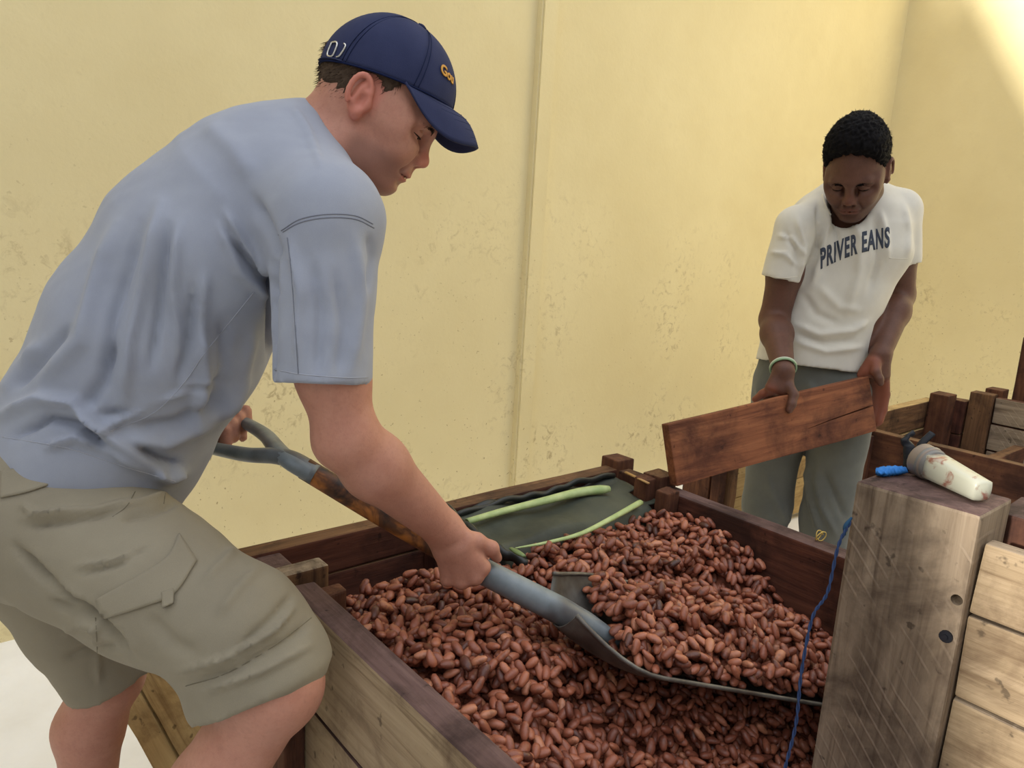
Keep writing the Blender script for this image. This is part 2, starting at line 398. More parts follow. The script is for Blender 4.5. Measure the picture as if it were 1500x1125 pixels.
# ================================================================== cacao beans
def bean_mat():
    m = NT('cacao_bean_skin')
    at_ = m.n('ShaderNodeAttribute'); at_.attribute_name = 'rnd'
    v = m.coords((1, 1, 1), False)
    c = m.ramp(at_.outputs['Fac'], [(0.0, s2l((66, 36, 29))), (0.18, s2l((110, 60, 45))), (0.5, s2l((146, 84, 62))), (0.8, s2l((168, 103, 76))), (1.0, s2l((188, 128, 97)))])
    n = m.noise(v, 190, 4, 0.6); n2 = m.noise(v, 60, 3, 0.6)
    c = m.mix(m.math('MULTIPLY', m.ramp(n2, [(0.5, (0, 0, 0)), (0.72, (1, 1, 1))]), 0.7), c, s2l((58, 32, 26)))
    c = m.mix(m.math('MULTIPLY', m.ramp(n, [(0.55, (0, 0, 0)), (0.75, (1, 1, 1))]), 0.35), c, s2l((190, 128, 98)))
    m.bump(n, 0.25, 0.002)
    return m.out(c, 0.42, 0.5)
BEAN = bean_mat()
def bean_shape(rg):
    L, Wd, T = rg.uniform(0.0118, 0.0150), rg.uniform(0.0066, 0.0082), rg.uniform(0.0052, 0.0066)
    ns, nr = 8, 6; V = []; Fc = []; k = rg.uniform(-0.22, 0.22); bend = rg.uniform(-0.10, 0.10)
    for i in range(1, nr):
        a = math.pi*i/nr; x = -math.cos(a); r = math.sin(a)**0.8
        for j in range(ns):
            w = 2*math.pi*j/ns; q = r*(1+k*x)*(1+0.05*rg.normal())
            V.append((L*x, Wd*q*math.cos(w)+L*bend*(1-x*x), T*q*math.sin(w)))
    V.append((-L, 0, 0)); V.append((L, 0, 0)); n = len(V)
    for i in range(nr-2):
        for j in range(ns):
            j2 = (j+1) % ns; Fc.append((i*ns+j, (i+1)*ns+j, (i+1)*ns+j2, i*ns+j2))
    for j in range(ns):
        j2 = (j+1) % ns; Fc.append((n-2, j, j2)); Fc.append((n-1, (nr-2)*ns+j2, (nr-2)*ns+j))
    return np.array(V), Fc, (L, Wd, T)
rg = np.random.default_rng(5)
BV = [bean_shape(rg) for _ in range(14)]
def drop_beans(x0, x1, y0, y1, target, inside, n, seed, start=-0.03, cell=0.0035, floor=None):
    """let beans fall one by one on the lowest spots of a heap until it reaches the target height"""
    r = np.random.default_rng(seed)
    nx, ny = int((x1-x0)/cell)+1, int((y1-y0)/cell)+1
    gx = x0+cell*np.arange(nx); gy = y0+cell*np.arange(ny); X, Y = np.meshgrid(gx, gy, indexing='ij')
    T = target(X, Y); H = T+start
    if floor is not None: H = np.maximum(H, floor(X, Y)); T = np.maximum(T, H+0.014)
    ok = inside(X, Y); out = []
    K = 5
    for it in range(n):
        cx = r.uniform(x0, x1, 7); cy = r.uniform(y0, y1, 7)
        ii = ((cx-x0)/cell).astype(int); jj = ((cy-y0)/cell).astype(int)
        df = np.where(ok[ii, jj], T[ii, jj]-H[ii, jj], -1); b = int(np.argmax(df))
        if df[b] < 0.0: continue
        i, j = ii[b], jj[b]; k = int(r.integers(len(BV))); L, Wd, Tk = BV[k][2]
        yaw = r.uniform(0, 2*math.pi); i0, i1, j0, j1 = max(i-K, 0), min(i+K+1, nx), max(j-K, 0), min(j+K+1, ny)
        dx = X[i0:i1, j0:j1]-cx[b]; dy = Y[i0:i1, j0:j1]-cy[b]
        p = dx*math.cos(yaw)+dy*math.sin(yaw); q = -dx*math.sin(yaw)+dy*math.cos(yaw)
        m = (p/L)**2+(q/Wd)**2 < 1
        if not m.any(): continue
        h = H[i0:i1, j0:j1]
        base = 0.62*h[m].max()+0.38*h[m].mean()
        # lean towards the lower end
        hp = h[m & (p > 0.3*L)]; hn = h[m & (p < -0.3*L)]
        tilt = 0.0
        if len(hp) and len(hn): tilt = math.atan2(hp.mean()-hn.mean(), 1.2*L)*0.8
        tilt = max(-0.7, min(0.7, tilt))+r.normal()*0.12; rollb = r.normal()*0.35
        z = base+Tk*0.72
        out.append((cx[b], cy[b], z, yaw, tilt, rollb, k))
        top = z+np.sqrt(np.clip(1-(p/L)**2-(q/Wd)**2, 0, 1))*Tk+p*math.tan(tilt)
        h[m] = np.maximum(h[m], top[m])
    return out
def rot_bean(yaw, tilt, roll):
    cy, sy, ct, st, cr, sr = math.cos(yaw), math.sin(yaw), math.cos(tilt), math.sin(tilt), math.cos(roll), math.sin(roll)
    Rz = np.array([[cy, -sy, 0], [sy, cy, 0], [0, 0, 1]]); Ry = np.array([[ct, 0, -st], [0, 1, 0], [st, 0, ct]]); Rx = np.array([[1, 0, 0], [0, cr, -sr], [0, sr, cr]])
    return Rz @ Ry @ Rx
def heap(X, Y):
    z = 0.578+0.010*np.sin(X*9+1.0)*np.cos(Y*7)+0.006*np.sin(X*23+Y*17)
    # the side where the shovel has dug
    d = np.clip((0.80-Y+0.15*np.sin(X*5))/0.25, 0, 1); d = d*d*(3-2*d)
    z = z-0.135*d*np.clip((X-0.50)/0.16, 0, 1)*np.clip((1.36-X)/0.14, 0.25, 1)
    e = np.clip((0.62-Y)/0.2, 0, 1)*np.clip((X-0.72)/0.25, 0, 1); z = z-0.10*e*e*(3-2*e)
    # heaped towards the far right corner
    z = z+0.022*np.exp(-((X-1.10)**2/0.05+(Y-0.95)**2/0.02))
    # hollow left by the shovel, around and in front of its blade
    hx, hy = bx_[0], bx_[1]; n_ = math.hypot(hx, hy); hx, hy = hx/n_, hy/n_
    al = ((X-heel[0])*hx+(Y-heel[1])*hy); la = -(X-heel[0])*hy+(Y-heel[1])*hx
    sm_ = lambda a, b, v: (lambda t: t*t*(3-2*t))(np.clip((v-a)/(b-a), 0, 1))
    mk = sm_(-0.10, 0.06, al)*sm_(0.175, 0.115, la)*(0.35+0.65*sm_(0.60, 0.42, al))*sm_(-0.40, -0.24, la)
    lim = heel[2]-0.085+al*bx_[2]/n_-0.075*sm_(-0.02, -0.14, la)
    z = z-mk*np.maximum(z-lim, 0)
    z = z-np.clip(Y-1.03, 0, 1)*0.9-0.03*np.exp(-((X-0.80)**2/0.006+(Y-1.03)**2/0.004))
    return z
def heap_in(X, Y):
    a = (X > 0.493) & (X < 1.334) & (Y > 0.125) & (Y < 1.07)
    a &= ~((X > PX-0.012) & (Y < PV1+0.014))
    a &= ~((X > 0.80) & (Y > 0.992))
    a &= ~((X > 1.295) & (Y > 0.955)) & ~((X < 0.527) & (Y > 0.985))
    return a
# ------------------------------------------------------------------ shovel geometry (blade frame)
heel = at(806, 916, 1.19); tip = at(1190, 974, 1.40)
bx_ = tip-heel; BL = np.linalg.norm(bx_); bx_ /= BL
lat = np.cross(np.array([0, 0, 1.0]), bx_); lat /= np.linalg.norm(lat)
roll_ = math.radians(9)
bz_ = np.cross(bx_, lat); lat, bz_ = lat*math.cos(roll_)+bz_*math.sin(roll_), -lat*math.sin(roll_)+bz_*math.cos(roll_)
BWID = 0.130
def blade_pt(s, t, off=0.0):
    """s along the blade 0..1, t across -1..1"""
    w = BWID*(0.42+0.58*math.sin(min(1.0, s/0.24)*math.pi/2))*(1.0+0.05*s)
    depth = 0.052*(abs(t)**2.4)*(1.0-0.30*s)+0.030*max(0.0, 1-s/0.22)**2
    return heel+bx_*(BL*s)+lat*(w*t)+bz_*(depth-0.020+off)
def blade_top(X, Y):  # not used for dropping, only a level heap in the blade frame
    s = X/BL; t = np.abs(Y/BWID)
    return 0.030-0.030*np.clip(t-0.2, 0, 1)**2+0.030*np.exp(-((s-0.72)**2/0.06+Y**2/0.006))-0.05*np.clip(0.20-s, 0, 1)/0.2+0.006*np.sin(X*60)
def blade_in(X, Y):
    s = X/BL; t = np.abs(Y)/BWID
    return (s > 0.17) & (s < 0.985) & (t < 0.88*np.clip(0.40+s/0.24*0.60, 0, 1))
beans = [(b, 0) for b in drop_beans(0.486, 1.34, 0.125, 1.12, heap, heap_in, 23000, 3)]
def blade_floor(X, Y):
    s = np.clip(X/BL, 0, 1); w = BWID*(0.42+0.58*np.sin(np.clip(s/0.24, 0, 1)*math.pi/2))*(1.0+0.05*s); t = np.clip(np.abs(Y)/w, 0, 1)
    return 0.052*t**2.4*(1.0-0.30*s)+0.030*np.maximum(0.0, 1-s/0.22)**2-0.020+0.001
for b in drop_beans(0, BL, -BWID, BWID, blade_top, blade_in, 2600, 11, start=-0.028, floor=blade_floor):
    beans.append((b, 1))
FB = np.stack([bx_, lat, bz_], 1)
recs = []
for b, on in beans:
    x, y, z, yaw, tl, rl, k = b
    R = rot_bean(yaw, tl, rl); P = np.array([x, y, z])
    if on: P = heel+FB @ P; R = FB @ R
    recs.append((P, R, k, on))
PP = np.array([r_[0] for r_ in recs]); pj = proj(PP)
# the topmost beans only: one that has another right above it is buried
vis = np.ones(len(recs), bool)
cells = {}
for i, p in enumerate(PP): cells.setdefault((int(p[0]/0.012), int(p[1]/0.012)), []).append(i)
for i, p in enumerate(PP):
    a, b = int(p[0]/0.012), int(p[1]/0.012)
    for da in (-1, 0, 1):
        for db in (-1, 0, 1):
            for j in cells.get((a+da, b+db), ()):
                if PP[j][2] > p[2]+0.004 and (PP[j][0]-p[0])**2+(PP[j][1]-p[1])**2 < 0.009**2: vis[i] = False
on_ = np.array([r_[3] for r_ in recs])
inf = (pj[:, 0] > 8) & (pj[:, 0] < 1492) & (pj[:, 1] > 8) & (pj[:, 1] < 1112) & vis
inf &= ~((pj[:, 0] > 1200-0.155*(pj[:, 1]-1060)-8) & (pj[:, 2] > 1.0))       # behind the post
under = (on_ == 0) & (pj[:, 0] > 790) & (pj[:, 1] > 868) & (pj[:, 1] < 1062)
inf &= ~under
inf &= ~((on_ == 0) & (pj[:, 1]-1125 > 0.895*(pj[:, 0]-775)))              # behind the left wall
order = np.argsort(np.where(inf, pj[:, 2], 99))[:300]
single = set(int(i) for i in order)
# shared mesh data for the single beans: every shape in five tones
BM = {}
def bean_mesh(k, q):
    if (k, q) not in BM:
        me = bpy.data.meshes.new('cacao_bean'); V, Fc, _ = BV[k]; me.from_pydata([tuple(v) for v in V], [], Fc); me.update()
        a = me.attributes.new('rnd', 'FLOAT', 'POINT'); a.data.foreach_set('value', np.full(len(V), (q+0.5)/6.0))
        me.polygons.foreach_set('use_smooth', np.ones(len(me.polygons), bool)); me.materials.append(BEAN); BM[(k, q)] = me
    return BM[(k, q)]
rr = np.random.default_rng(9)
sv, sf, sa, off = [], [], [], 0
for i, (P, R, k, on) in enumerate(recs):
    tone = float(np.clip(rr.normal(0.5, 0.22), 0.02, 0.98))
    if i in single:
        o = bpy.data.objects.new('cacao_bean', bean_mesh(k, int(tone*6)))
        COL.objects.link(o); M4 = Matrix([list(R[0])+[P[0]], list(R[1])+[P[1]], list(R[2])+[P[2]], [0, 0, 0, 1]]); o.matrix_world = M4
        if on: tag(o, 'brown cacao bean carried on the blade of the scoop shovel', 'cacao bean', 'cacao beans on the shovel')
        else: tag(o, 'brown cacao bean lying on the heap inside the wooden box', 'cacao bean', 'cacao beans in the box')
    else:
        V, Fc, _ = BV[k]; sv.append(V @ R.T+P); sa.append(np.full(len(V), tone)); sf.extend([tuple(a+off for a in f) for f in Fc]); off += len(V)
bs = mesh_obj('cacao_beans', np.vstack(sv), sf, BEAN, True)
a = bs.data.attributes.new('rnd', 'FLOAT', 'POINT'); a.data.foreach_set('value', np.concatenate(sa))
tag(bs, 'deep heap of brown fermented cacao beans filling the box', 'cacao beans', kind='stuff')
# dark packed beans below the loose ones
N = 40; gx = np.linspace(0.486, 1.34, N); gy = np.linspace(0.125, 1.10, N); V = []; Fc = []
for y in gy:
    for x in gx: V.append((x, y, min(float(heap(np.array(x), np.array(y))), 0.60)-0.026))
Fc = [(j*N+i, j*N+i+1, (j+1)*N+i+1, (j+1)*N+i) for j in range(N-1) for i in range(N-1)
      if heap_in(np.array((gx[i]+gx[i+1])/2), np.array((gy[j]+gy[j+1])/2))]
pk = mesh_obj('packed_beans', V, Fc, plain('packed_bean_mass', (146, 84, 62), 0.6, 0.3), True)
tag(pk, 'packed cacao beans beneath the loose top layer', 'cacao beans', kind='stuff')
print('beans', len(recs))

# ================================================================== scoop shovel
sh = empty('scoop_shovel', tuple(heel), 'worn metal scoop shovel with grey grip and burnt wooden shaft', 'shovel')
def metal_mat(name, c1, c2, rough, metal):
    m = NT(name); v = m.coords((1, 1, 1), False); m.b.inputs['Metallic'].default_value = metal
    n = m.noise(v, 22, 5, 0.6); n2 = m.noise(v, 7, 3)
    c = m.mix(m.ramp(n, [(0.35, (0, 0, 0)), (0.7, (1, 1, 1))]), s2l(c1), s2l(c2))
    c = m.mix(m.math('MULTIPLY', m.ramp(n2, [(0.5, (0, 0, 0)), (0.65, (1, 1, 1))]), 0.6), c, s2l((62, 44, 38)))
    m.bump(n, 0.2, 0.002); return m.out(c, rough, 0.5)
STEEL = metal_mat('worn_blade_metal', (120, 118, 112), (84, 78, 72), 0.5, 0.45)
GREY = metal_mat('grey_painted_metal', (128, 138, 144), (104, 114, 120), 0.42, 0.1)
ns, nt = 26, 22; V = []; Fc = []
for layer in (0.0, -0.0035):
    for i in range(ns):
        for j in range(nt): V.append(blade_pt(i/(ns-1), -1+2*j/(nt-1), layer))
q = ns*nt
for i in range(ns-1):
    for j in range(nt-1):
        Fc.append((i*nt+j, (i+1)*nt+j, (i+1)*nt+j+1, i*nt+j+1)); Fc.append((q+i*nt+j, q+i*nt+j+1, q+(i+1)*nt+j+1, q+(i+1)*nt+j))
for i in range(ns-1):
    for j in (0, nt-1): Fc.append((i*nt+j, q+i*nt+j, q+(i+1)*nt+j, (i+1)*nt+j))
for j in range(nt-1):
    for i in (0, ns-1): Fc.append((i*nt+j, i*nt+j+1, q+i*nt+j+1, q+i*nt+j))
blade = mesh_obj('blade', V, Fc, STEEL, True, sh)
for t in (-1, 1):
    path = [blade_pt(s, t) for s in np.linspace(0, 1, 26)]
    V, Fc = tube_mesh(path, 0.0036, 8); mesh_obj('rolled_rim', V, Fc, STEEL, True, blade)
gripc = at(345, 628, 1.22); fist = at(676, 822, 1.165); sock = at(800, 884, 1.185)
shaft_dir = (sock-gripc)/np.linalg.norm(sock-gripc)
s_end = at(908, 940, 1.215)
fork = at(446, 686, 1.146)
# wooden shaft with scorched finish
m = NT("scorched_shaft"); v = m.coords((1, 1, 1), False)
gn = m.noise(v, 14, 4, 0.6, 1.0); c = m.ramp(gn, [(0.38, s2l((44, 30, 24))), (0.5, s2l((96, 58, 32))), (0.62, s2l((178, 112, 52)))])
m.bump(m.noise(v, 60, 4), 0.3, 0.002); SHAFT = m.out(c, 0.5, 0.4)
pth = spline([fork, at(560, 755, 1.158), fist, at(712, 838, 1.17)], 30)
V, Fc = tube_mesh(pth, 0.0175, 14); mesh_obj('shaft', V, Fc, SHAFT, True, sh)
pth = spline([at(706, 836, 1.17), sock, at(850, 910, 1.20), s_end], 24)
rad = np.interp(np.linspace(0, 1, 24), [0, .45, .72, 1], [0.0205, 0.0225, 0.020, 0.010])
V, Fc = tube_mesh(pth, rad, 16); mesh_obj('socket', V, Fc, GREY, True, sh)
# D-grip: two arms leaving the shaft and a crosspiece
gup = at(350, 614, 1.335); glo = at(304, 655, 1.265)
def arm(p3, p2, nm, ex=0.0):
    pt = spline([fork-shaft_dir*-0.02, fork-shaft_dir*0.035, p2, p3], 22)
    r = np.interp(np.linspace(0, 1, 22), [0, .3, 1], [0.0195, 0.0165, 0.0125])+ex
    V, Fc = tube_mesh(pt, r, 12, 0.8); return mesh_obj(nm, V, Fc, GREY, True, sh)
arm(gup, at(388, 637, 1.255), 'grip_arm'); arm(glo, at(362, 666, 1.19), 'grip_arm', 0.0005)
V, Fc = tube_mesh(spline([glo, (glo+gup)/2, gup], 8), 0.0125, 12); mesh_obj('grip_bar', V, Fc, GREY, True, sh)

# ================================================================== tarp and leaf stems in the rear compartment
def tarp_mat():
    m = NT('olive_black_tarp'); v = m.coords((1, 1, 1), False)
    n = m.noise(v, 9, 5, 0.6); c = m.ramp(n, [(0.35, s2l((50, 54, 47))), (0.65, s2l((74, 78, 66)))])
    m.bump(m.math('ADD', n, m.math('MULTIPLY', m.noise(v, 120, 3), 0.15)), 0.3, 0.008); return m.out(c, 0.62, 0.35)
TARP = tarp_mat(); BLK = plain('black_plastic', (30, 33, 32), 0.45, 0.5)
nu, nv = 60, 40; V = []
for j in range(nv):
    for i in range(nu):
        a = i/(nu-1); b = j/(nv-1)
        x = 0.800+0.552*a; y = 0.975+0.190*b
        z = 0.630+0.004*math.sin(x*31+y*20)+0.004*math.sin(x*12-y*41)
        e = max(0.0, (b-0.82)/0.18); z += 0.014*e**1.5+0.004*math.sin(x*55)*e; y = min(y, 1.163)
        l = max(0.0, 1-(x-0.800)/0.06); z += 0.006*l*l*(3-2*l)-(0.05 if x < 0.812 else 0)*(1-(x-0.80)/0.012)
        r = max(0.0, (x-1.325)/0.03); z += 0.012*min(1, r)**1.5
        if x > 1.29 and y < 1.08: z -= 0.0
        d = max(0.0, (0.18-b)/0.18); z -= 0.05*d*d
        V.append((x, y, z))
Fc = [(j*nu+i, j*nu+i+1, (j+1)*nu+i+1, (j+1)*nu+i) for j in range(nv-1) for i in range(nu-1)]
def _tarp_free(f):
    x, y = np.mean([V[k][0] for k in f]), np.mean([V[k][1] for k in f])
    return not (x > 1.306 and 1.027 < y < 1.084) and not (x > 1.291 and y < 1.009) and not (x < 0.836 and y > 1.112) and x < 1.336
Fc = [f for f in Fc if _tarp_free(f)]          # the cloth is cut round the posts
tarp = mesh_obj('tarp', V, Fc, [TARP, BLK], True)
md = tarp.modifiers.new('thick', 'SOLIDIFY'); md.thickness = 0.003
for p in tarp.data.polygons:
    c_ = p.center+tarp.location
    if c_.y > 1.148 or c_.x < 0.845 or c_.x > 1.335: p.material_index = 1
tag(tarp, 'olive grey tarp with black turned-up edges spread over the rear compartment', 'tarp')
# rolled black edge of the tarp along the left partition and the back rim
pt = spline([at_z(650, 742, 0.661), at_z(690, 778, 0.646), at_z(735, 808, 0.628), at_z(772, 826, 0.612)], 20); pt += np.stack([0.002*np.sin(np.arange(20)*1.3)]*3, 1)
V, Fc = tube_mesh(pt, 0.0085, 8, 1.3); mesh_obj('rolled_edge', V, Fc, BLK, True, tarp)
pt = spline([(0.85, 1.154, 0.640), (1.0, 1.155, 0.647), (1.1, 1.153, 0.642), (1.2, 1.155, 0.650), (1.33, 1.154, 0.645)], 40); pt[:, 2] += 0.003*np.sin(np.arange(40)*0.9)
V, Fc = tube_mesh(pt, 0.006, 8, 1.2); mesh_obj('rolled_edge', V, Fc, BLK, True, tarp)
def stem_mat(name, c1, c2):
    m = NT(name); v = m.coords((1, 1, 1), False); n = m.noise(v, 30, 4)
    c = m.ramp(n, [(0.3, s2l(c1)), (0.7, s2l(c2))]); return m.out(c, 0.45, 0.4)
STEM = stem_mat('green_stem', (150, 172, 112), (186, 200, 142))
pt = spline([at_z(684, 764, 0.646), at_z(740, 748, 0.646), at_z(800, 733, 0.646), at_z(850, 721, 0.647), at_z(892, 716, 0.647)], 30)
rad = np.interp(np.linspace(0, 1, 30), [0, .4, .75, .93, 1], [0.0075, 0.0095, 0.0125, 0.013, 0.009])
V, Fc = tube_mesh(pt, rad, 12, 0.8); Fc = [f for f in Fc if f != tuple(range(11, -1, -1))]; nV = len(V)
V = np.vstack([V, V[:12].mean(0)+(V[:12]-V[:12].mean(0))*0.6, V[36:48].mean(0)+(V[36:48]-V[36:48].mean(0))*0.55])
for k in range(12):
    k2 = (k+1) % 12; Fc += [(k2, k, nV+k, nV+k2), (nV+k2, nV+k, nV+12+k, nV+12+k2)]
Fc.append(tuple(nV+12+k for k in range(11, -1, -1)))
o = mesh_obj('leaf_stalk', V, Fc, STEM, True); tag(o, 'thick pale green leaf stalk lying on the tarp', 'leaf stalk')
pt = spline([at_z(755, 803, 0.641), at_z(800, 795, 0.641), at_z(850, 782, 0.641), at_z(895, 760, 0.642), at_z(938, 736, 0.642)], 30)
rad = np.interp(np.linspace(0, 1, 30), [0, .3, 1], [0.0018, 0.0042, 0.0078])
V, Fc = tube_mesh(pt, rad, 10, 0.8); o = mesh_obj('leaf_stalk', V, Fc, STEM, True); tag(o, 'thin curved green leaf stalk tapering to a point, beside the beans', 'leaf stalk')
V, Fc = tube_mesh(spline([at_z(748, 803, 0.642), at_z(768, 815, 0.645)], 6), [0.004, .006, .007, .007, .006, .004], 8, 0.5); o = mesh_obj('leaf_scrap', V, Fc, stem_mat('scrap_green', (96, 118, 72), (120, 140, 92)), True); tag(o, 'short scrap of green stalk on the black tarp edge', 'leaf scrap')
V, Fc = tube_mesh([at_z(917, 692, 0.662), at_z(950, 708, 0.668)], [0.005, 0.004], 8, 0.6); o = mesh_obj('bamboo_strip', V, Fc, plain('bamboo', (186, 146, 92), 0.6, 0.3), True); tag(o, 'short bamboo strip lying on the rim by the tarp', 'stick')

# ================================================================== things on and by the tall post
# flashlight
fa = at(1349, 676, 1.118); fb = at(1441, 722, 1.005); fa[2] = PZ+0.0262; fb[2] = PZ+0.0180
fl = empty('flashlight', tuple((fa+fb)/2-np.array([0, 0, 0.02])), 'cloudy white plastic flashlight smeared with cacao lying on the post', 'flashlight')
def opal():
    m = NT('opal_plastic'); v = m.coords((1, 1, 1), False); n = m.noise(v, 42, 4, 0.6, 0.8)
    c = m.mix(m.ramp(n, [(0.55, (0, 0, 0)), (0.66, (1, 1, 1))]), s2l((180, 180, 164)), s2l((140, 92, 78)))
    m.b.inputs['Subsurface Weight'].default_value = 0.25; m.b.inputs['Subsurface Radius'].default_value = (0.01, 0.01, 0.01)
    return m.out(c, 0.35, 0.5)
OPAL = opal(); FGREY = plain('dirty_grey_plastic', (142, 128, 116), 0.5, 0.4)
ax = (fb-fa)/np.linalg.norm(fb-fa); FLn = np.linalg.norm(fb-fa)
def fl_part(name, s0, s1, r0, r1, mat, seg=20, sq=0.0):
    n = 8; up = np.array([0, 0, 1.0]); side = np.cross(ax, up); side /= np.linalg.norm(side); up2 = np.cross(side, ax); V = []; Fc = []
    prof = [(s0, r0*0.80)]+[(s0+(s1-s0)*(0.03+0.94*i/(n-1)), r0+(r1-r0)*i/(n-1)) for i in range(n)]+[(s1, r1*0.80)]
    for s, r in prof:
        for k in range(seg):
            w = 2*math.pi*k/seg; cx_, sx_ = math.cos(w), math.sin(w)
            g = 1.0/(max(abs(cx_), abs(sx_))**sq)
            V.append(fa+ax*FLn*s+r*g*(cx_*side+sx_*up2))
    m_ = len(prof)
    for i in range(m_-1):
        for k in range(seg):
            k2 = (k+1) % seg; Fc.append((i*seg+k, i*seg+k2, (i+1)*seg+k2, (i+1)*seg+k))
    Fc.append(tuple(range(seg-1, -1, -1))); Fc.append(tuple((m_-1)*seg+k for k in range(seg)))
    return mesh_obj(name, V, Fc, mat, True, fl)
body_ = fl_part('body', 0.20, 1.0, 0.0200, 0.0150, OPAL, 24, 0.55)
fl_part('lamp_head', 0.0, 0.20, 0.0255, 0.0250, FGREY, 24)
fl_part('ring', 0.13, 0.24, 0.0262, 0.0225, plain('ring_grey', (124, 122, 118), 0.45, 0.4), 24)
V, Fc = tube_mesh([fa-ax*0.001, fa+ax*0.003], 0.0195, 20); mesh_obj('lens', V, Fc, plain('lens_plastic', (120, 104, 92), 0.25, 0.6), False, fl)
# blue rag and black twisted strap
BLUE = plain('blue_cloth', (58, 128, 206), 0.8, 0.2)
pt = spline([at(1285, 689, 1.10), at(1298, 682, 1.108), at(1312, 678, 1.115), at(1328, 676, 1.12)], 22); pt[:, 2] = np.maximum(PZ+0.006, pt[:, 2]*0+PZ+0.007)
V, Fc = tube_mesh(pt, np.interp(np.linspace(0, 1, 22), [0, .2, .7, 1], [0.003, 0.009, 0.0095, 0.006]), 12, 0.7)
V += 0.0016*np.sin(V[:, [1, 2, 0]]*900)
o = mesh_obj('rag', V, Fc, BLUE, True); tag(o, 'crumpled bright blue rag on the post beside the flashlight', 'rag')
STRAP = plain('black_strap', (34, 36, 42), 0.6, 0.3)
sp = empty('strap', tuple(at(1338, 672, 1.135)), 'knotted black strap sticking up behind the flashlight', 'strap')
pk_ = at(1337, 670, 1.135); pk_[2] = PZ+0.016
V, Fc = tube_mesh(spline([pk_-np.array([0, 0, .014]), pk_+np.array([.002, .003, 0.006]), at(1330, 652, 1.14), at(1325, 645, 1.14), at(1338, 633, 1.14)], 20), np.interp(np.linspace(0, 1, 20), [0, .3, .6, 1], [.012, .011, .006, .003]), 10); mesh_obj('knot', V+0.0012*np.sin(V[:, [2, 0, 1]]*700), Fc, STRAP, True, sp)
V, Fc = tube_mesh(spline([pk_+np.array([0.004, -.004, 0]), at(1349, 652, 1.135), at(1366, 634, 1.135)], 14), np.interp(np.linspace(0, 1, 14), [0, .5, 1], [.007, .006, .0055]), 8, 0.45); mesh_obj('tail', V, Fc, STRAP, True, sp)
# twisted blue string hanging from the post
top = at(1246, 764, 1.085); top[0] = min(top[0], PX-0.003); top[1] = max(top[1], PV1-0.01)
ctr = spline([top, at(1228, 800, 1.08), at(1212, 868, 1.07), at(1190, 905, 1.065), at(1174, 985, 1.05), at(1166, 1060, 1.04), at(1150, 1125, 1.03), at(1140, 1170, 1.02)], 160)
STR = plain('blue_string', (52, 70, 108), 0.8, 0.2); str_ = empty('string', tuple(top), 'thin twisted blue string hanging from the tall post', 'string')
w = np.arange(160)*0.55
for ph in (0, math.pi):
    V, Fc = tube_mesh(ctr+0.0013*np.stack([np.cos(w+ph), np.sin(w+ph), 0*w], 1), 0.0014, 6); mesh_obj('strand', V, Fc, STR, True, str_)
V, Fc = tube_mesh(spline([top+np.array([0.002, 0, 0.006]), top+np.array([-0.006, 0.004, -0.008]), top+np.array([-.003, .004, -.022])], 10), [.0015, .002, .0025, .003, .003, .003, .0026, .0022, .002, .0018], 8); mesh_obj('knot', V, Fc, plain('string_end', (48, 84, 116), 0.8, 0.2), True, str_)
# bit of yellow twine on the rim
base = at_z(1201, 792, 0.652); a_ = np.linspace(0, 4.4*math.pi, 60)
pt = base+np.stack([0.010*np.cos(a_)*(1-0.25*np.sin(a_*0.5)), 0.006*np.sin(a_*0.7), 0.010+0.010*np.sin(a_)], 1)
V, Fc = tube_mesh(pt, 0.0011, 6); o = mesh_obj('twine', V, Fc, plain('yellow_twine', (206, 178, 98), 0.8, 0.2), True); tag(o, 'small curl of yellow twine caught on the box rim', 'twine')

# ================================================================== partition board lifted by the second man
L0, L1 = at(989, 620, 1.72), at(1281, 551, 1.98)
bl = np.linalg.norm(L1-L0); e1 = (L1-L0)/bl; b0, b1 = at(992, 712, 1.72), at(1280, 632, 1.98)
up_ = ((L0-b0)+(L1-b1))/2; BHt = np.linalg.norm(up_); up_ = up_-e1*np.dot(up_, e1); up_ /= np.linalg.norm(up_)
nn = np.cross(e1, up_); 
if np.dot(nn, CAM[2]) < 0: nn = -nn
TH = 0.028
fr = [np.array(e1), np.array(nn), np.array(up_)]
pb = plank(0, bl, 0, TH, 0, BHt, 'board', None, 'partition_board', bev=0.003, jit=0.0015)
_Rm = Matrix([[fr[0][i], fr[1][i], fr[2][i]] for i in range(3)]).to_4x4()
pb.matrix_world = Matrix.Translation(Vector(b0)) @ _Rm @ Matrix.Translation(pb.location)
tag(pb, 'reddish brown stained partition board held up by the man in white', 'board')
# a split along its right half
bpy.context.view_layer.update()
_sp = [(0.64, 0.355), (0.75, 0.40), (0.86, 0.43), (1.02, 0.475)]; V = []; Fc = []
for q_, (s_, h_) in enumerate(_sp):
    g_ = np.interp(s_, [0.64, 1.0], [0.0006, 0.0026]); c_ = b0+e1*(bl*s_)+up_*(BHt*h_)
    V += [c_-nn*0.01+up_*g_, c_-nn*0.01-up_*g_, c_+nn*0.016-up_*g_, c_+nn*0.016+up_*g_]
for q_ in range(3):
    a_, b_ = 4*q_, 4*q_+4
    for k_ in range(4): Fc.append((a_+k_, a_+(k_+1) % 4, b_+(k_+1) % 4, b_+k_))
Fc += [(3, 2, 1, 0), (12, 13, 14, 15)]
cut(pb, V, Fc)
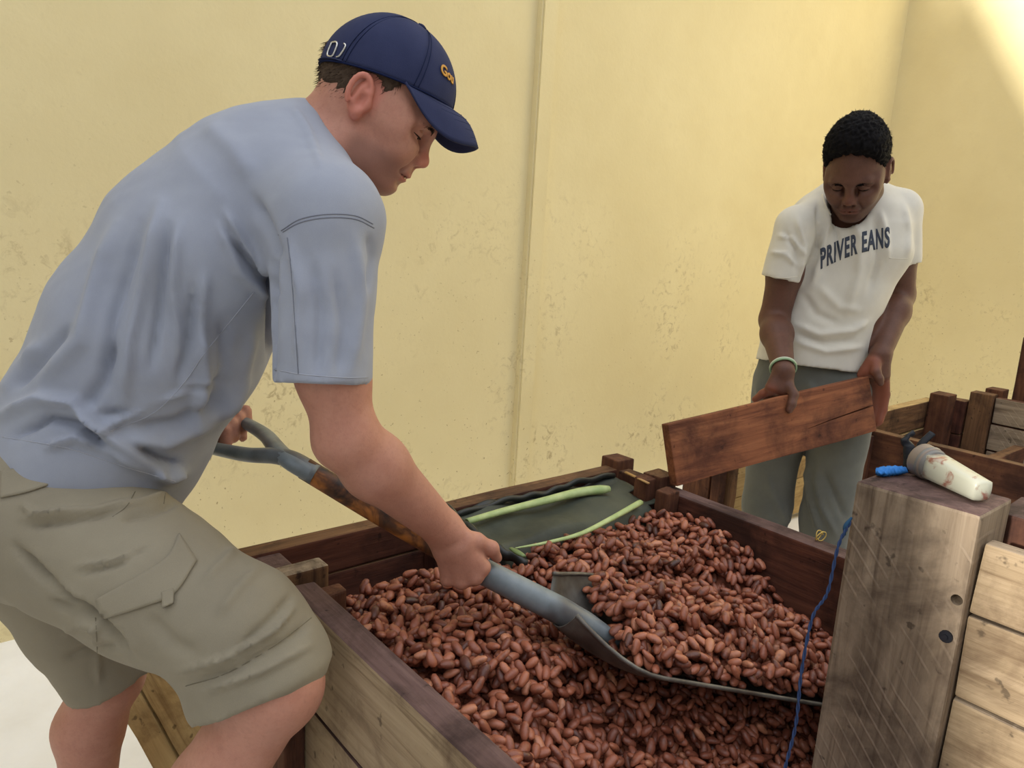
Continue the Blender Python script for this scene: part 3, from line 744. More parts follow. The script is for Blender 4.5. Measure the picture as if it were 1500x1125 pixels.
# loose planks behind the digger's legs
for i, (p0, p1, wdt) in enumerate((((232, 985, 1.50), (318, 1125, 1.42), 0.085), ((212, 1030, 1.48), (285, 1140, 1.40), 0.05))):
    A_, B_ = at(*p0), at(*p1); d_ = (B_-A_)
    if i == 0: A0_, d0_ = A_, d_
    d_ = d0_; ln = np.linalg.norm(d_)*1.35
    o = plank(-ln*0.15, ln*0.85, -wdt/2, wdt/2, -0.012, 0.012, 'raw', None, 'loose_plank')
    X_ = d_/np.linalg.norm(d_); Z_ = np.array([-0.75, -0.25, 0.6]); Z_ -= X_*np.dot(X_, Z_); Z_ /= np.linalg.norm(Z_); Y_ = np.cross(Z_, X_)
    if i == 1: A_ = A0_+Y_*np.sign(np.dot(A_-A0_, Y_))*0.0715
    o.matrix_world = Matrix.Translation(Vector(A_)) @ Matrix([[X_[k], Y_[k], Z_[k]] for k in range(3)]).to_4x4() @ Matrix.Translation(o.location)
    tag(o, ['upper light raw plank leaning on the box behind the legs', 'lower light raw plank leaning on the box behind the legs'][i], 'plank')
# ================================================================== distance-field modelling kit for the two men
class Field:
    def __init__(self, lo, hi, h, fine=()):
        """rectilinear grid; fine = list of (lo, hi, h) boxes where the spacing gets smaller"""
        self.ax = []
        for a in range(3):
            iv = sorted([(f[0][a], f[1][a], f[2]) for f in fine]); c = [lo[a]]; x = lo[a]
            while x < hi[a]:
                st = h
                for f0, f1, fh in iv:
                    if f0-h*0.5 <= x <= f1: st = min(st, fh)
                x += st; c.append(x)
            self.ax.append(np.array(c, np.float32))
        self.n = [len(a) for a in self.ax]
        self.F = np.full(self.n, 0.3, np.float32)
    def _sub(self, lo, hi):
        sl = []
        for a in range(3):
            i0 = int(np.searchsorted(self.ax[a], lo[a])); i1 = int(np.searchsorted(self.ax[a], hi[a])); sl.append(slice(max(i0-1, 0), min(i1+1, self.n[a])))
        return tuple(sl), (self.ax[0][sl[0]][:, None, None], self.ax[1][sl[1]][None, :, None], self.ax[2][sl[2]][None, None, :])
    def op(self, prim, k=0.01, mode='add', pad=0.02):
        lo, hi, fn = prim; p = k+pad; sl, G = self._sub(np.asarray(lo)-p, np.asarray(hi)+p)
        if any(s.stop <= s.start for s in sl): return self
        d = fn(*G).astype(np.float32); f = self.F[sl]
        if mode == 'add':
            h = np.maximum(k-np.abs(f-d), 0)/k if k > 0 else 0; self.F[sl] = np.minimum(f, d)-h*h*k*0.25
        elif mode == 'sub':
            d = -d; h = np.maximum(k-np.abs(f-d), 0)/k if k > 0 else 0; self.F[sl] = np.maximum(f, d)+h*h*k*0.25
        return self
    def add(self, prim, k=0.01): return self.op(prim, k, 'add')
    def sub(self, prim, k=0.006): return self.op(prim, k, 'sub')
    def mesh(self):
        F = self.F; nx, ny, nz = self.n; S = F < 0
        c = S[:-1, :-1, :-1].astype(np.int8)
        tot = np.zeros((nx-1, ny-1, nz-1), np.int8)
        for i in (0, 1):
            for j in (0, 1):
                for k in (0, 1): tot += S[i:nx-1+i, j:ny-1+j, k:nz-1+k]
        act = (tot > 0) & (tot < 8); I, J, K = np.nonzero(act); m = len(I)
        idx = np.full(act.shape, -1, np.int32); idx[I, J, K] = np.arange(m)
        acc = np.zeros((m, 3)); cnt = np.zeros(m)
        X, Y, Z = self.ax
        cor = [(i, j, k) for i in (0, 1) for j in (0, 1) for k in (0, 1)]
        val = {q: F[I+q[0], J+q[1], K+q[2]] for q in cor}
        pos = {q: np.stack([X[I+q[0]], Y[J+q[1]], Z[K+q[2]]], 1) for q in cor}
        for q in cor:
            for a in range(3):
                if q[a] == 0:
                    r = list(q); r[a] = 1; r = tuple(r)
                    va, vb = val[q], val[r]; x = (va < 0) != (vb < 0)
                    t = np.where(x, va/np.where(x, va-vb, 1), 0)[:, None]
                    acc += np.where(x[:, None], pos[q]+(pos[r]-pos[q])*t, 0); cnt += x
        V = acc/cnt[:, None]; Q = []
        for a in range(3):
            b, c2 = (a+1) % 3, (a+2) % 3
            s0 = [slice(None)]*3; s1 = [slice(None)]*3; s0[a] = slice(0, -1); s1[a] = slice(1, None)
            A, B = S[tuple(s0)], S[tuple(s1)]; ch = A != B
            for ax_ in (b, c2):
                t = [slice(None)]*3; t[ax_] = slice(0, 1); ch[tuple(t)] = False; t[ax_] = slice(-1, None); ch[tuple(t)] = False
            e = np.array(np.nonzero(ch)).T
            if not len(e): continue
            flip = A[e[:, 0], e[:, 1], e[:, 2]]
            def cell(db, dc):
                g = e.copy(); g[:, b] += db; g[:, c2] += dc; return idx[g[:, 0], g[:, 1], g[:, 2]]
            q = np.stack([cell(-1, -1), cell(0, -1), cell(0, 0), cell(-1, 0)], 1)
            q[~flip] = q[~flip][:, ::-1]; Q.append(q)
        return V, np.vstack(Q)
def _np3(*a): return [np.asarray(x, float) for x in a]
def cone(a, b, ra, rb):
    a, b = _np3(a, b); ab = b-a; L2 = float(ab @ ab)+1e-12; r = max(ra, rb)
    def fn(x, y, z):
        px_, py_, pz_ = x-a[0], y-a[1], z-a[2]
        t = np.clip((px_*ab[0]+py_*ab[1]+pz_*ab[2])/L2, 0, 1)
        return np.sqrt((px_-t*ab[0])**2+(py_-t*ab[1])**2+(pz_-t*ab[2])**2)-(ra+(rb-ra)*t)
    return np.minimum(a, b)-r, np.maximum(a, b)+r, fn
def ell(c, r, R=None):
    """ellipsoid; R rows = its own axes"""
    c = np.asarray(c, float); r = np.asarray(r, float); R = np.eye(3) if R is None else np.asarray(R, float); m = float(r.max())
    ext = np.sqrt(((R*r[:, None])**2).sum(0))
    def fn(x, y, z):
        px_, py_, pz_ = x-c[0], y-c[1], z-c[2]; k0 = 0; k1 = 0
        for i in range(3):
            q = px_*R[i][0]+py_*R[i][1]+pz_*R[i][2]; k0 = k0+(q/r[i])**2; k1 = k1+(q/r[i]**2)**2
        k0 = np.sqrt(k0); k1 = np.sqrt(k1)+1e-9; return k0*(k0-1)/k1
    return c-ext, c+ext, fn
def econe(a, b, side, ra, rb, flat_a=False, flat_b=False):
    """cone of elliptic section: ra=(along side, across)"""
    a, b, side = _np3(a, b, side); ab = b-a; L = float(np.linalg.norm(ab)); w = ab/L
    s = side-w*(side @ w); s /= np.linalg.norm(s); f = np.cross(w, s); r = max(max(ra), max(rb))
    def fn(x, y, z):
        px_, py_, pz_ = x-a[0], y-a[1], z-a[2]
        h = px_*w[0]+py_*w[1]+pz_*w[2]; t = np.clip(h/L, 0, 1); o = h-t*L
        u = px_*s[0]+py_*s[1]+pz_*s[2]; v = px_*f[0]+py_*f[1]+pz_*f[2]
        A = ra[0]+(rb[0]-ra[0])*t; B = ra[1]+(rb[1]-ra[1])*t; m = np.minimum(A, B)
        k0 = np.sqrt((u/A)**2+(v/B)**2)+1e-9; k1 = np.sqrt((u/A**2)**2+(v/B**2)**2)+1e-9
        d = k0*(k0-1)/k1
        if not (flat_a or flat_b): 
            q = np.sqrt((u/A)**2+(v/B)**2+(o/m)**2)+1e-9; q1 = np.sqrt((u/A**2)**2+(v/B**2)**2+(o/m**2)**2)+1e-9
            return np.where(np.abs(o) > 0, q*(q-1)/q1, d)
        o = np.where((o < 0) & flat_a, 0, np.where((o > 0) & flat_b, 0, o))
        q = np.sqrt((u/A)**2+(v/B)**2+(o/m)**2)+1e-9; q1 = np.sqrt((u/A**2)**2+(v/B**2)**2+(o/m**2)**2)+1e-9
        d = q*(q-1)/q1
        if flat_a: d = np.maximum(d, -h)
        if flat_b: d = np.maximum(d, h-L)
        return d
    return np.minimum(a, b)-r, np.maximum(a, b)+r, fn
def chain(F, pts, rad, k=0.008):
    for i in range(len(pts)-1): F.add(cone(pts[i], pts[i+1], rad[i], rad[i+1]), k)
class Frame:
    """local frame: X forward, Y left, Z up, in metres"""
    def __init__(self, o, fwd, up, sc=1.0):
        self.k = sc/1000.0
        self.o = np.asarray(o, float); f = np.asarray(fwd, float); f = f/np.linalg.norm(f); u = np.asarray(up, float); u = u-f*(u @ f); u /= np.linalg.norm(u)
        self.R = np.stack([f, np.cross(u, f), u])     # rows
    def p(self, x, y=None, z=None):
        v = np.array([x, y, z], float)*self.k if y is not None else np.asarray(x, float)*self.k
        return self.o+v @ self.R
    def inv(self, P): return (np.asarray(P)-self.o) @ self.R.T/self.k
    def ell(self, c, r, ang=None):
        R = self.R
        if ang is not None: R = np.array(Matrix.Rotation(math.radians(ang[1]), 3, ang[0]).transposed()) @ self.R
        return ell(self.p(c), np.array(r)*self.k, R)
    def cone(self, a, b, ra, rb): return cone(self.p(a), self.p(b), ra*self.k, rb*self.k)
def sdf_obj(name, V, Q, mats, parent=None):
    me = bpy.data.meshes.new(name); me.vertices.add(len(V)); me.vertices.foreach_set('co', np.asarray(V, np.float32).ravel())
    me.loops.add(Q.size); me.loops.foreach_set('vertex_index', Q.astype(np.int32).ravel())
    me.polygons.add(len(Q)); me.polygons.foreach_set('loop_start', np.arange(len(Q), dtype=np.int32)*4)
    me.update(calc_edges=True); me.validate()
    me.polygons.foreach_set('use_smooth', np.ones(len(me.polygons), bool))
    o = bpy.data.objects.new(name, me); COL.objects.link(o)
    for m in (mats if isinstance(mats, (list, tuple)) else [mats]): me.materials.append(m)
    if parent is not None: child(o, parent)
    return o
def vnormals(V, Q):
    n = np.cross(V[Q[:, 2]]-V[Q[:, 0]], V[Q[:, 3]]-V[Q[:, 1]]); N = np.zeros_like(V)
    for i in range(4): np.add.at(N, Q[:, i], n)
    return N/(np.linalg.norm(N, axis=1)[:, None]+1e-12)
def smooth_v(V, Q, it=2, w=0.5):
    E = np.vstack([Q[:, [0, 1]], Q[:, [1, 2]], Q[:, [2, 3]], Q[:, [3, 0]]])
    for _ in range(it):
        A = np.zeros_like(V); c = np.zeros(len(V))
        np.add.at(A, E[:, 0], V[E[:, 1]]); np.add.at(c, E[:, 0], 1); np.add.at(A, E[:, 1], V[E[:, 0]]); np.add.at(c, E[:, 1], 1)
        V = V+(A/c[:, None]-V)*w
    return V
def seg_dist(P, pts):
    """distance in a plane from points to a polyline, and how far along it (0..1)"""
    best = np.full(len(P), 1e9); pos = np.zeros(len(P)); n = len(pts)-1
    for i in range(n):
        a = np.array(pts[i], float); b = np.array(pts[i+1], float); ab = b-a; t = np.clip(((P-a) @ ab)/(ab @ ab), 0, 1)
        d = np.linalg.norm(P-(a+t[:, None]*ab), axis=1); m = d < best; best[m] = d[m]; pos[m] = (i+t[m])/n
    return best, pos
def folds(V, Q, items, side=1):
    """cloth folds pressed into the surface that faces the viewer's side: (polyline, width, height)"""
    N = vnormals(V, Q); pj_ = proj(V); vw = V-CPOS; face = np.clip(-(N*vw).sum(1)/np.linalg.norm(vw, axis=1)*2.5, 0, 1)
    D = np.zeros(len(V))
    for it in items:
        pl, wd, hgt = it[:3]
        d, s = seg_dist(pj_[:, :2], pl); taper = np.clip(np.minimum(s, 1-s)*5+ (0.25 if len(it) < 4 else it[3]), 0, 1)
        D += hgt*np.exp(-(d/wd)**2)*taper
    return V+N*(D*face)[:, None]
def vnoise(P, scale, seed):
    """cheap smooth value noise"""
    r = np.random.default_rng(seed); n = np.zeros(len(P))
    for o in range(6):
        d = r.normal(size=3); d /= np.linalg.norm(d); n += np.sin((P @ d)*scale*r.uniform(0.6, 1.6)+r.uniform(0, 6.28)+1.7*np.sin((P @ np.roll(d, 1))*scale*0.6+r.uniform(0, 6.28)))
    return n/6
def fattr(o, name, val):
    a = o.data.attributes.new(name, 'FLOAT', 'POINT'); a.data.foreach_set('value', np.asarray(val, np.float32))
def skin_mat(name, base, dark, lip, red, stub):
    m = NT(name); v = m.coords((1, 1, 1), False)
    def A(n_): x = m.n('ShaderNodeAttribute'); x.attribute_name = n_; return x.outputs['Fac']
    n1 = m.noise(v, 40, 6, 0.7); n2 = m.noise(v, 420, 3, 0.6)
    c = m.mix(m.ramp(n1, [(0.3, (0, 0, 0)), (0.75, (1, 1, 1))]), s2l(base), s2l(dark))
    c = m.mix(m.math('MULTIPLY', m.ramp(m.noise(v, 150, 4, 0.7), [(0.5, (0, 0, 0)), (0.75, (1, 1, 1))]), 0.35), c, s2l(tuple(x*0.84 for x in dark)))
    c = m.mix(A('red'), c, s2l(red)); c = m.mix(A('stub'), c, s2l(stub)); c = m.mix(A('lip'), c, s2l(lip))
    m.b.inputs['Subsurface Weight'].default_value = 0.12; m.b.inputs['Subsurface Radius'].default_value = (0.012, 0.005, 0.003)
    m.b.inputs['Subsurface Scale'].default_value = 0.6
    m.bump(n2, 0.25, 0.001); return m.out(c, 0.55, 0.35)
def cloth_mat(name, c1, c2, weave=900, rough=0.85, sheen=0.1, speck=0.3):
    m = NT(name); v = m.coords((1, 1, 1), False); n1 = m.noise(v, 9, 4, 0.6); n2 = m.noise(v, weave, 2, 0.6)
    c = m.mix(m.ramp(n1, [(0.3, (0, 0, 0)), (0.7, (1, 1, 1))]), s2l(c1), s2l(c2))
    c = m.mix(m.math('MULTIPLY', n2, speck), c, s2l(tuple(x*0.62 for x in c1)))
    x = m.n('ShaderNodeAttribute'); x.attribute_name = 'seam'; c = m.mix(m.math('MULTIPLY', x.outputs['Fac'], 0.55), c, s2l(tuple(x_*0.5 for x_ in c1)))
    m.b.inputs['Sheen Weight'].default_value = sheen
    m.bump(n2, 0.2, 0.001); return m.out(c, rough, 0.2)

def head_sdf(F, H, o):
    """head in millimetres: X towards the face, Y to the person's left, Z up, origin between the ear canals"""
    g = lambda k, d: o.get(k, d)
    w = g('w', 1.0)
    F.add(H.ell((-5, 0, 42), (g('back', 93), 73*w, g('top', 90))), 0.012)
    F.add(H.ell((34, 0, -8), (54, 58*w, 78)), 0.03)
    for s in (-1, 1):
        F.add(H.cone((4, s*50*w, -48), (62, s*16, g('chz', -78)+2), 19, 17), 0.03)       # jaw
        F.add(H.ell((62, s*36*w, -19), (26, 24, 27)), 0.03)                                # cheek
        F.add(H.cone((78, s*38*w, 27), (84, s*10, 25), 11, 10), 0.016)                     # brow ridge
        F.add(H.ell((40, s*60*w, 10), (32, 10, 22)), 0.02)                                 # temple / cheek bone
    F.add(H.ell((66, 0, -44), (27, 30*w, 26)), 0.022)                                      # muzzle
    F.add(H.ell((g('chx', 67), 0, g('chz', -78)), (17, 21, 15)), 0.016)                    # chin
    for s in (-1, 1):
        F.sub(H.ell((97, s*31, 11), (18, 16, 11)), 0.012)                                  # eye socket
        F.sub(H.ell((86, s*16, 4), (11, 5, 15)), 0.010)
        F.sub(H.ell((90, s*50, 9), (17, 15, 8)), 0.012)
        F.add(H.ell((72.5, s*31, 10), (13.6, 14.5, 12.6)), 0.004)                          # closed lid over the eyeball
        F.sub(H.ell((87, s*31, g('slit', 5.5)), (6, 12.5, 1.9)), 0.002)                    # lid slit
        F.add(H.cone((81, s*22, 21), (76, s*43, 19), 5, 5), 0.008)
        F.sub(H.cone((86.5, s*24, 17.5), (80, s*42, 16), 1.0, 1.0), 0.004)
    nt_ = g('nose', (101, -19)); nw = g('nw', 12)
    F.add(H.cone((87, 0, 14), (nt_[0]-3, 0, nt_[1]+6), 7.5, 9.0), 0.012)
    F.add(H.ell((nt_[0], 0, nt_[1]), (10.5, 10.5+nw*0.1, 9.5)), 0.008)
    for s in (-1, 1):
        F.add(H.ell((nt_[0]-9, s*nw, nt_[1]-5), (11, 7.5, 8)), 0.006)
        F.sub(H.ell((nt_[0]-5, s*nw*0.62, nt_[1]-13), (6.5, 3.6, 5)), 0.003)
    lz = g('lipz', -54); lw = g('lw', 23); lt = g('lt', 1.0)
    F.add(H.ell((87, 0, lz+5.5*lt), (9.5, lw, 5.6*lt)), 0.006)
    F.add(H.ell((83.5, 0, lz-6*lt), (9.5, lw-3, 6.2*lt)), 0.005)
    F.sub(H.ell((94, 0, lz), (18, lw+7, 1.5)), 0.003)
    F.sub(H.ell((93, 0, lz-15), (8, 20, 4)), 0.008)
    F.sub(H.ell((99, 0, lz+15), (5, 3, 7)), 0.006)
    for s in (-1, 1):                                                                       # nasolabial crease, mouth corner
        F.sub(H.cone((93, s*20, nt_[1]-4), (83, s*29, lz+7), 1.8, 0.8), 0.010)
    # ears
    for s in (-1, 1):
        ez = g('ez', 4); ex = g('ex', -7); ey = s*(g('ey', 72)*w)
        F.add(H.ell((ex+2, ey, ez-1), (12, 9, 25)), 0.006)
        F.add(H.ell((ex-3, ey+s*7, ez), (14, 5, 26), ('Z', s*18)), 0.004)
        n = 17; pts = []
        for i in range(n):
            a = math.radians(-68+i*285/(n-1)); b_ = -math.cos(a)*0.5+0.5
            pts.append(H.p(ex-3+15.5*math.cos(a)-3.5*math.sin(a)-1, ey+s*(7+7*b_), ez+2+(28 if math.sin(a) > 0 else 26)*math.sin(a)))
        for i in range(n-1): F.add(cone(pts[i], pts[i+1], 0.0036, 0.0036), 0.003)
        F.sub(H.ell((ex+3, ey+s*15, ez-3), (8, 8, 12)), 0.003)
        F.sub(H.cone((ex+3, ey+s*14, ez+16), (ex-9, ey+s*15.5, ez+6), 4.0, 3.0), 0.003)
        F.add(H.cone((ex-5, ey+s*10, ez+13), (ex-7, ey+s*10.5, ez-10), 2.8, 2.8), 0.004)           # antihelix
        F.add(H.ell((ex+13, ey+s*5, ez-5), (5, 5, 7)), 0.005)                               # tragus
        F.add(H.ell((ex+5, ey+s*5, ez-25), (7, 4.5, 8)), 0.006)                             # lobe
def head_masks(P, lz=-54, lw=21):
    x, y, z = P[:, 0], P[:, 1], P[:, 2]; ay = np.abs(y)
    sm = lambda e0, e1, v: (lambda t: t*t*(3-2*t))(np.clip((v-e0)/(e1-e0), 0, 1))
    lip = sm(11.5, 8.5, np.abs(z-lz-0.5-1.5*np.cos(y*0.25)))*sm(lw+3, lw-3, ay)*sm(76, 81, x)*sm(13.2, 10.5, np.abs(z-lz))
    stub = sm(-28, -50, z+0.25*(90-x)*0.0)*sm(-5, 20, x)*sm(-130, -105, z)
    ear = sm(66, 74, ay)*sm(-45, -30, x)*sm(24, 9, x)*sm(-45, -25, z)
    nose = sm(24, 12, ay)*sm(92, 100, x)*sm(-34, -26, z)*sm(8, -8, z)
    near = (np.abs(x) < 140) & (ay < 110) & (z > -125) & (z < 160)
    return lip*near, stub*near, (np.clip(ear+nose, 0, 1))*near
# ================================================================== man digging with the shovel
RT, UP, FW = CAM[0], CAM[1], CAM[2]
PHI = math.radians(28)
side1 = RT*math.sin(PHI)-FW*math.cos(PHI)         # towards his right shoulder
def D(x, y, t): return at(x, y, t)
hp = math.radians(32)
H1 = Frame(D(546, 168, 1.09), RT*math.cos(hp)-UP*math.sin(hp)+0.10*FW, RT*math.sin(hp)+UP*math.cos(hp)-0.11*FW, 0.955)
man1 = empty('person', (0.25, 1.1, 0.0), 'man in grey t-shirt, khaki shorts and navy cap bending to shovel cacao beans', 'person')
# ---- joints
shR = D(482, 318, 0.955); elR = D(507, 638, 0.985); wrR = D(648, 774, 1.12)
shL = D(330, 268, 1.25); elL = D(285, 470, 1.33); wrL = D(302, 604, 1.355)
hipR = D(85, 765, 1.02); knR = D(404, 1004, 0.955); hipL = D(50, 760, 1.22); knL = D(158, 990, 1.29)
q_ = D(322, 1125, 0.99); dv = (q_-knR)/np.linalg.norm(q_-knR); anR = knR+dv*0.44; anR[2] = 0.085
q2 = D(146, 1125, 1.31); anL = np.array([q2[0]-0.02, q2[1]+0.02, 0.085]); 
lo = np.array([-0.20, 0.55, -0.02]); hi = np.array([0.95, 1.75, 1.62])
hc = H1.p(0, 0, 20)
F = Field(lo, hi, 0.0062, [(hc-0.14, hc+0.14, 0.0026), (D(680, 815, 1.14)-0.085, D(680, 815, 1.14)+0.085, 0.0032)])
head_sdf(F, H1, dict(lt=0.8, nose=(101, -19), slit=4.5))
# neck and hidden trunk
nb = D(457, 212, 1.10)
F.add(cone(H1.p(-26, 0, -20), nb, 0.054, 0.057), 0.03)
F.add(cone(H1.p(18, -22, -72), D(470, 235, 1.06), 0.030, 0.045), 0.03)
F.add(cone(H1.p(-10, -46, -20), D(492, 232, 1.045), 0.014, 0.012), 0.012)
F.add(econe(D(412, 262, 1.105), D(300, 400, 1.11), side1, (0.09, 0.045), (0.14, 0.09)), 0.03)
F.add(econe(D(300, 400, 1.11), D(120, 680, 1.11), side1, (0.15, 0.10), (0.14, 0.10)), 0.04)
# arms
_mR = D(487, 545, 0.968); F.add(cone(D(474, 335, 0.965), _mR, 0.046, 0.0435), 0.02); F.add(cone(_mR, elR, 0.0435, 0.041), 0.03)
fa1 = elR+(wrR-elR)*0.28+np.array([0.0, 0.0, -0.004])
F.add(cone(elR, fa1, 0.042, 0.0445), 0.015); F.add(cone(fa1, wrR, 0.0445, 0.0285), 0.02)
F.add(ell(elR+(elR-shR)/np.linalg.norm(elR-shR)*0.012-RT*0.012, (0.026, 0.026, 0.028)), 0.02)
F.add(cone(shL, elL, 0.055, 0.044), 0.02); F.add(cone(elL, wrL, 0.043, 0.028), 0.02)
# right hand closed on the shaft
sd_ = (sock-fork)/np.linalg.norm(sock-fork)
F.add(econe(wrR, D(664, 797, 1.128), sd_, (0.030, 0.024), (0.036, 0.021)), 0.012)
KN = [D(706, 831, 1.138), D(695, 845, 1.136), D(676, 851, 1.138), D(656, 848, 1.143)]
for K_, base, r in zip(KN, [D(680, 800, 1.126), D(672, 803, 1.124), D(662, 803, 1.125), D(650, 800, 1.13)], (0.0135, 0.0135, 0.0125, 0.0115)):
    F.add(cone(base, K_, r+0.003, r), 0.012)
dn = -UP*0.9+RT*-0.1
for i, (K_, r) in enumerate(zip(KN, (0.0112, 0.0115, 0.0110, 0.0098))):
    P1 = K_+FW*0.030+dn*0.010; P2 = P1+FW*0.022+UP*0.014; P3 = P2+UP*0.018-FW*0.008
    chain(F, [K_, P1, P2, P3], [r+0.0012, r, r*0.92, r*0.8], 0.005)
chain(F, [D(668, 790, 1.125), D(698, 793, 1.133), D(720, 803, 1.146), D(728, 817, 1.160)], [0.016, 0.0125, 0.0105, 0.0082], 0.008)
# left hand on the grip bar
bd = (gup-glo)/np.linalg.norm(gup-glo); pc = (gup+glo)/2
F.add(econe(wrL, pc-RT*0.020+UP*0.012, bd, (0.026, 0.020), (0.038, 0.018)), 0.012)
for i in range(4):
    K_ = pc+bd*(0.030-0.020*i)-RT*0.004+UP*0.020; P1 = K_+RT*0.024+UP*0.002; P2 = P1+RT*0.004-UP*0.024; P3 = P2-RT*0.018-UP*0.006
    chain(F, [pc-RT*0.018+bd*(0.026-0.017*i)+UP*0.012, K_, P1, P2, P3], [0.012, 0.0115, 0.0105, 0.0095, 0.0085], 0.005)
chain(F, [pc-RT*0.02+bd*0.030, pc+bd*0.042-UP*0.014, pc+bd*0.025+RT*0.018-UP*0.022], [0.013, 0.011, 0.009], 0.006)
# legs and feet
F.add(cone(hipR, knR, 0.085, 0.058), 0.02); F.add(cone(hipL, knL, 0.085, 0.056), 0.02)
F.add(econe(D(95, 690, 1.11), D(75, 770, 1.12), side1, (0.15, 0.11), (0.14, 0.11)), 0.04)
for kn_, an_, fd in ((knR, anR, np.array([0.75, -0.6, 0])), (knL, anL, np.array([0.8, -0.55, 0]))):
    cf = kn_+(an_-kn_)*0.30-fd*0.022/np.linalg.norm(fd)
    F.add(ell(kn_+fd*0.004, (0.050, 0.050, 0.050)), 0.02)
    F.add(cone(kn_, cf, 0.052, 0.056), 0.02); F.add(cone(cf, an_, 0.055, 0.034), 0.02)
    ft = an_+fd/np.linalg.norm(fd)*0.15; ft[2] = 0.035
    F.add(cone(an_-np.array([0, 0, 0.035]), ft, 0.042, 0.034), 0.02)
V, Q = F.mesh(); del F
N_ = vnormals(V, Q)
SK1 = skin_mat('light_skin', (190, 138, 118), (176, 122, 103), (172, 100, 90), (200, 116, 100), (146, 106, 94))
body1 = sdf_obj('body', V, Q, SK1, man1)
lp, st, rd = head_masks(H1.inv(V)); _t = np.clip(((V-elR) @ (wrR-elR))/np.dot(wrR-elR, wrR-elR), 0, 1); _d = np.linalg.norm(V-(elR+_t[:, None]*(wrR-elR)), axis=1); st = np.maximum(st, 0.45*(_d < 0.06)*np.sin(np.clip(_t, 0, 1)*math.pi)*(0.7+0.3*vnoise(V, 160, 77))); fattr(body1, 'lip', lp*0.7); fattr(body1, 'stub', st*0.75); fattr(body1, 'red', rd*0.55)
print('man1 body', len(V))
# eyes
def eye_pair(H, parent, z=10.0):
    m = NT('eye_white_'+parent.name); v = m.coords((1, 1, 1), False); M_ = m.out(s2l((206, 196, 188)), 0.25, 0.5)
    IR = plain('iris_'+parent.name, (52, 36, 26), 0.2, 0.6)
    for s in (-1, 1):
        bm = bmesh.new(); bmesh.ops.create_uvsphere(bm, u_segments=16, v_segments=10, radius=0.0118); bmesh.ops.translate(bm, verts=bm.verts, vec=Vector(H.p(72.3, s*31, z)))
        e = bm_obj('eye', bm, M_, True, parent.parent)
        V, Fc = tube_mesh([H.p(81.5, s*31, z-5), H.p(83.6, s*31, z-5.6)], [0.0052, 0.0042], 14); mesh_obj('iris', V, Fc, IR, True, e)
eye_pair(H1, body1)
def lashes(H, parent, col, zc=10.0, tilt=-12):
    LM = plain('lashes_'+parent.name, col, 0.7, 0.2)
    for s in (-1, 1):
        pts = []
        for a_ in np.linspace(-62, 78, 16):
            a = math.radians(a_); e = math.radians(tilt-8*math.cos(a*1.2)); r = 14.6
            pts.append(H.p(72.5+r*0.98*math.cos(e)*math.cos(a), s*(31+14.9*math.cos(e)*math.sin(a)), zc+13.0*math.sin(e)))
        V, Fc = tube_mesh(pts, np.interp(np.linspace(0, 1, 16), [0, .2, .8, 1], [.0004, .0010, .0010, .0004]), 6); mesh_obj('eyelash', V, Fc, LM, True, parent)
lashes(H1, body1, (44, 30, 26))
def strands(H, name, pts, dirs, length, rad, mat, parent, seed=1, droop=0.0):
    r = np.random.default_rng(seed); Vs, Fs, n = [], [], 0
    for p, d in zip(pts, dirs):
        d = d+r.normal(size=3)*0.10; d /= np.linalg.norm(d); L = length*r.uniform(0.6, 1.2)
        a = np.cross(d, r.normal(size=3)); a /= np.linalg.norm(a); b = np.cross(d, a)
        for w_ in (0, 2.094, 4.189): Vs.append(p+rad*(math.cos(w_)*a+math.sin(w_)*b))
        Vs.append(p+d*L); Fs += [(n, n+1, n+3), (n+1, n+2, n+3), (n+2, n, n+3)]; n += 4
    return mesh_obj(name, Vs, Fs, mat, True, parent)
def hair_mat(name, c1, c2):
    m = NT(name); v = m.coords((1, 1, 1), False); n = m.noise(v, 320, 4, 0.7)
    c = m.mix(n, s2l(c1), s2l(c2)); m.bump(n, 0.5, 0.003); return m.out(c, 0.75, 0.12)
HAIR1 = hair_mat('brown_hair', (58, 46, 38), (96, 80, 66))
# hair below the cap: short, brown, with a sideburn
hb = [H1.p(*q) for q in ((-120, -95, -45), (60, 95, 85))]
c0 = H1.p(-25, 0, 20)
F = Field(c0-0.135, c0+0.135, 0.004)
F.add(H1.ell((-7, 0, 42), (97, 77.5, 93)), 0.004)
F.add(H1.ell((-99, 0, 48), (11, 26, 14)), 0.008)
def half(n_, off):  # half-space in head millimetres: n.x > off is removed
    n_ = np.array(n_, float); n_ /= np.linalg.norm(n_); w_ = n_ @ H1.R
    def fn(x, y, z): return off/1000.0-((x-H1.o[0])*w_[0]+(y-H1.o[1])*w_[1]+(z-H1.o[2])*w_[2])
    return c0-0.3, c0+0.3, fn
F.sub(half((0.0, 0, 1.0), 66), 0.003)                          # above: hidden by the cap
F.sub(half((0.97, 0, -0.25), 14), 0.004)                       # forehead side
F.sub(half((0.30, 0, -1.0), 13), 0.006)                         # neckline
for s in (-1, 1): F.sub(H1.ell((-7, s*84, 2), (29, 30, 44)), 0.006)
V, Q = F.mesh(); P = H1.inv(V); N_ = vnormals(V, Q)
V = V+N_*(0.0012*np.sin(P[:, 1]*0.9+P[:, 0]*0.8+2*np.sin(P[:, 2]*0.11)))[:, None]
hair1 = sdf_obj('hair', V, Q, HAIR1, man1)
N_ = vnormals(V, Q); sel = np.nonzero((P[:, 2] < 72) & (P[:, 0] < 24))[0]; rs = np.random.default_rng(2).choice(sel, 2600)
dd = H1.R[2]*-0.75-H1.R[0]*0.45; strands(H1, 'hair_strands', V[rs]-N_[rs]*0.001, [dd*0.9+N_[i]*0.10 for i in rs], 0.011, 0.0006, HAIR1, hair1)
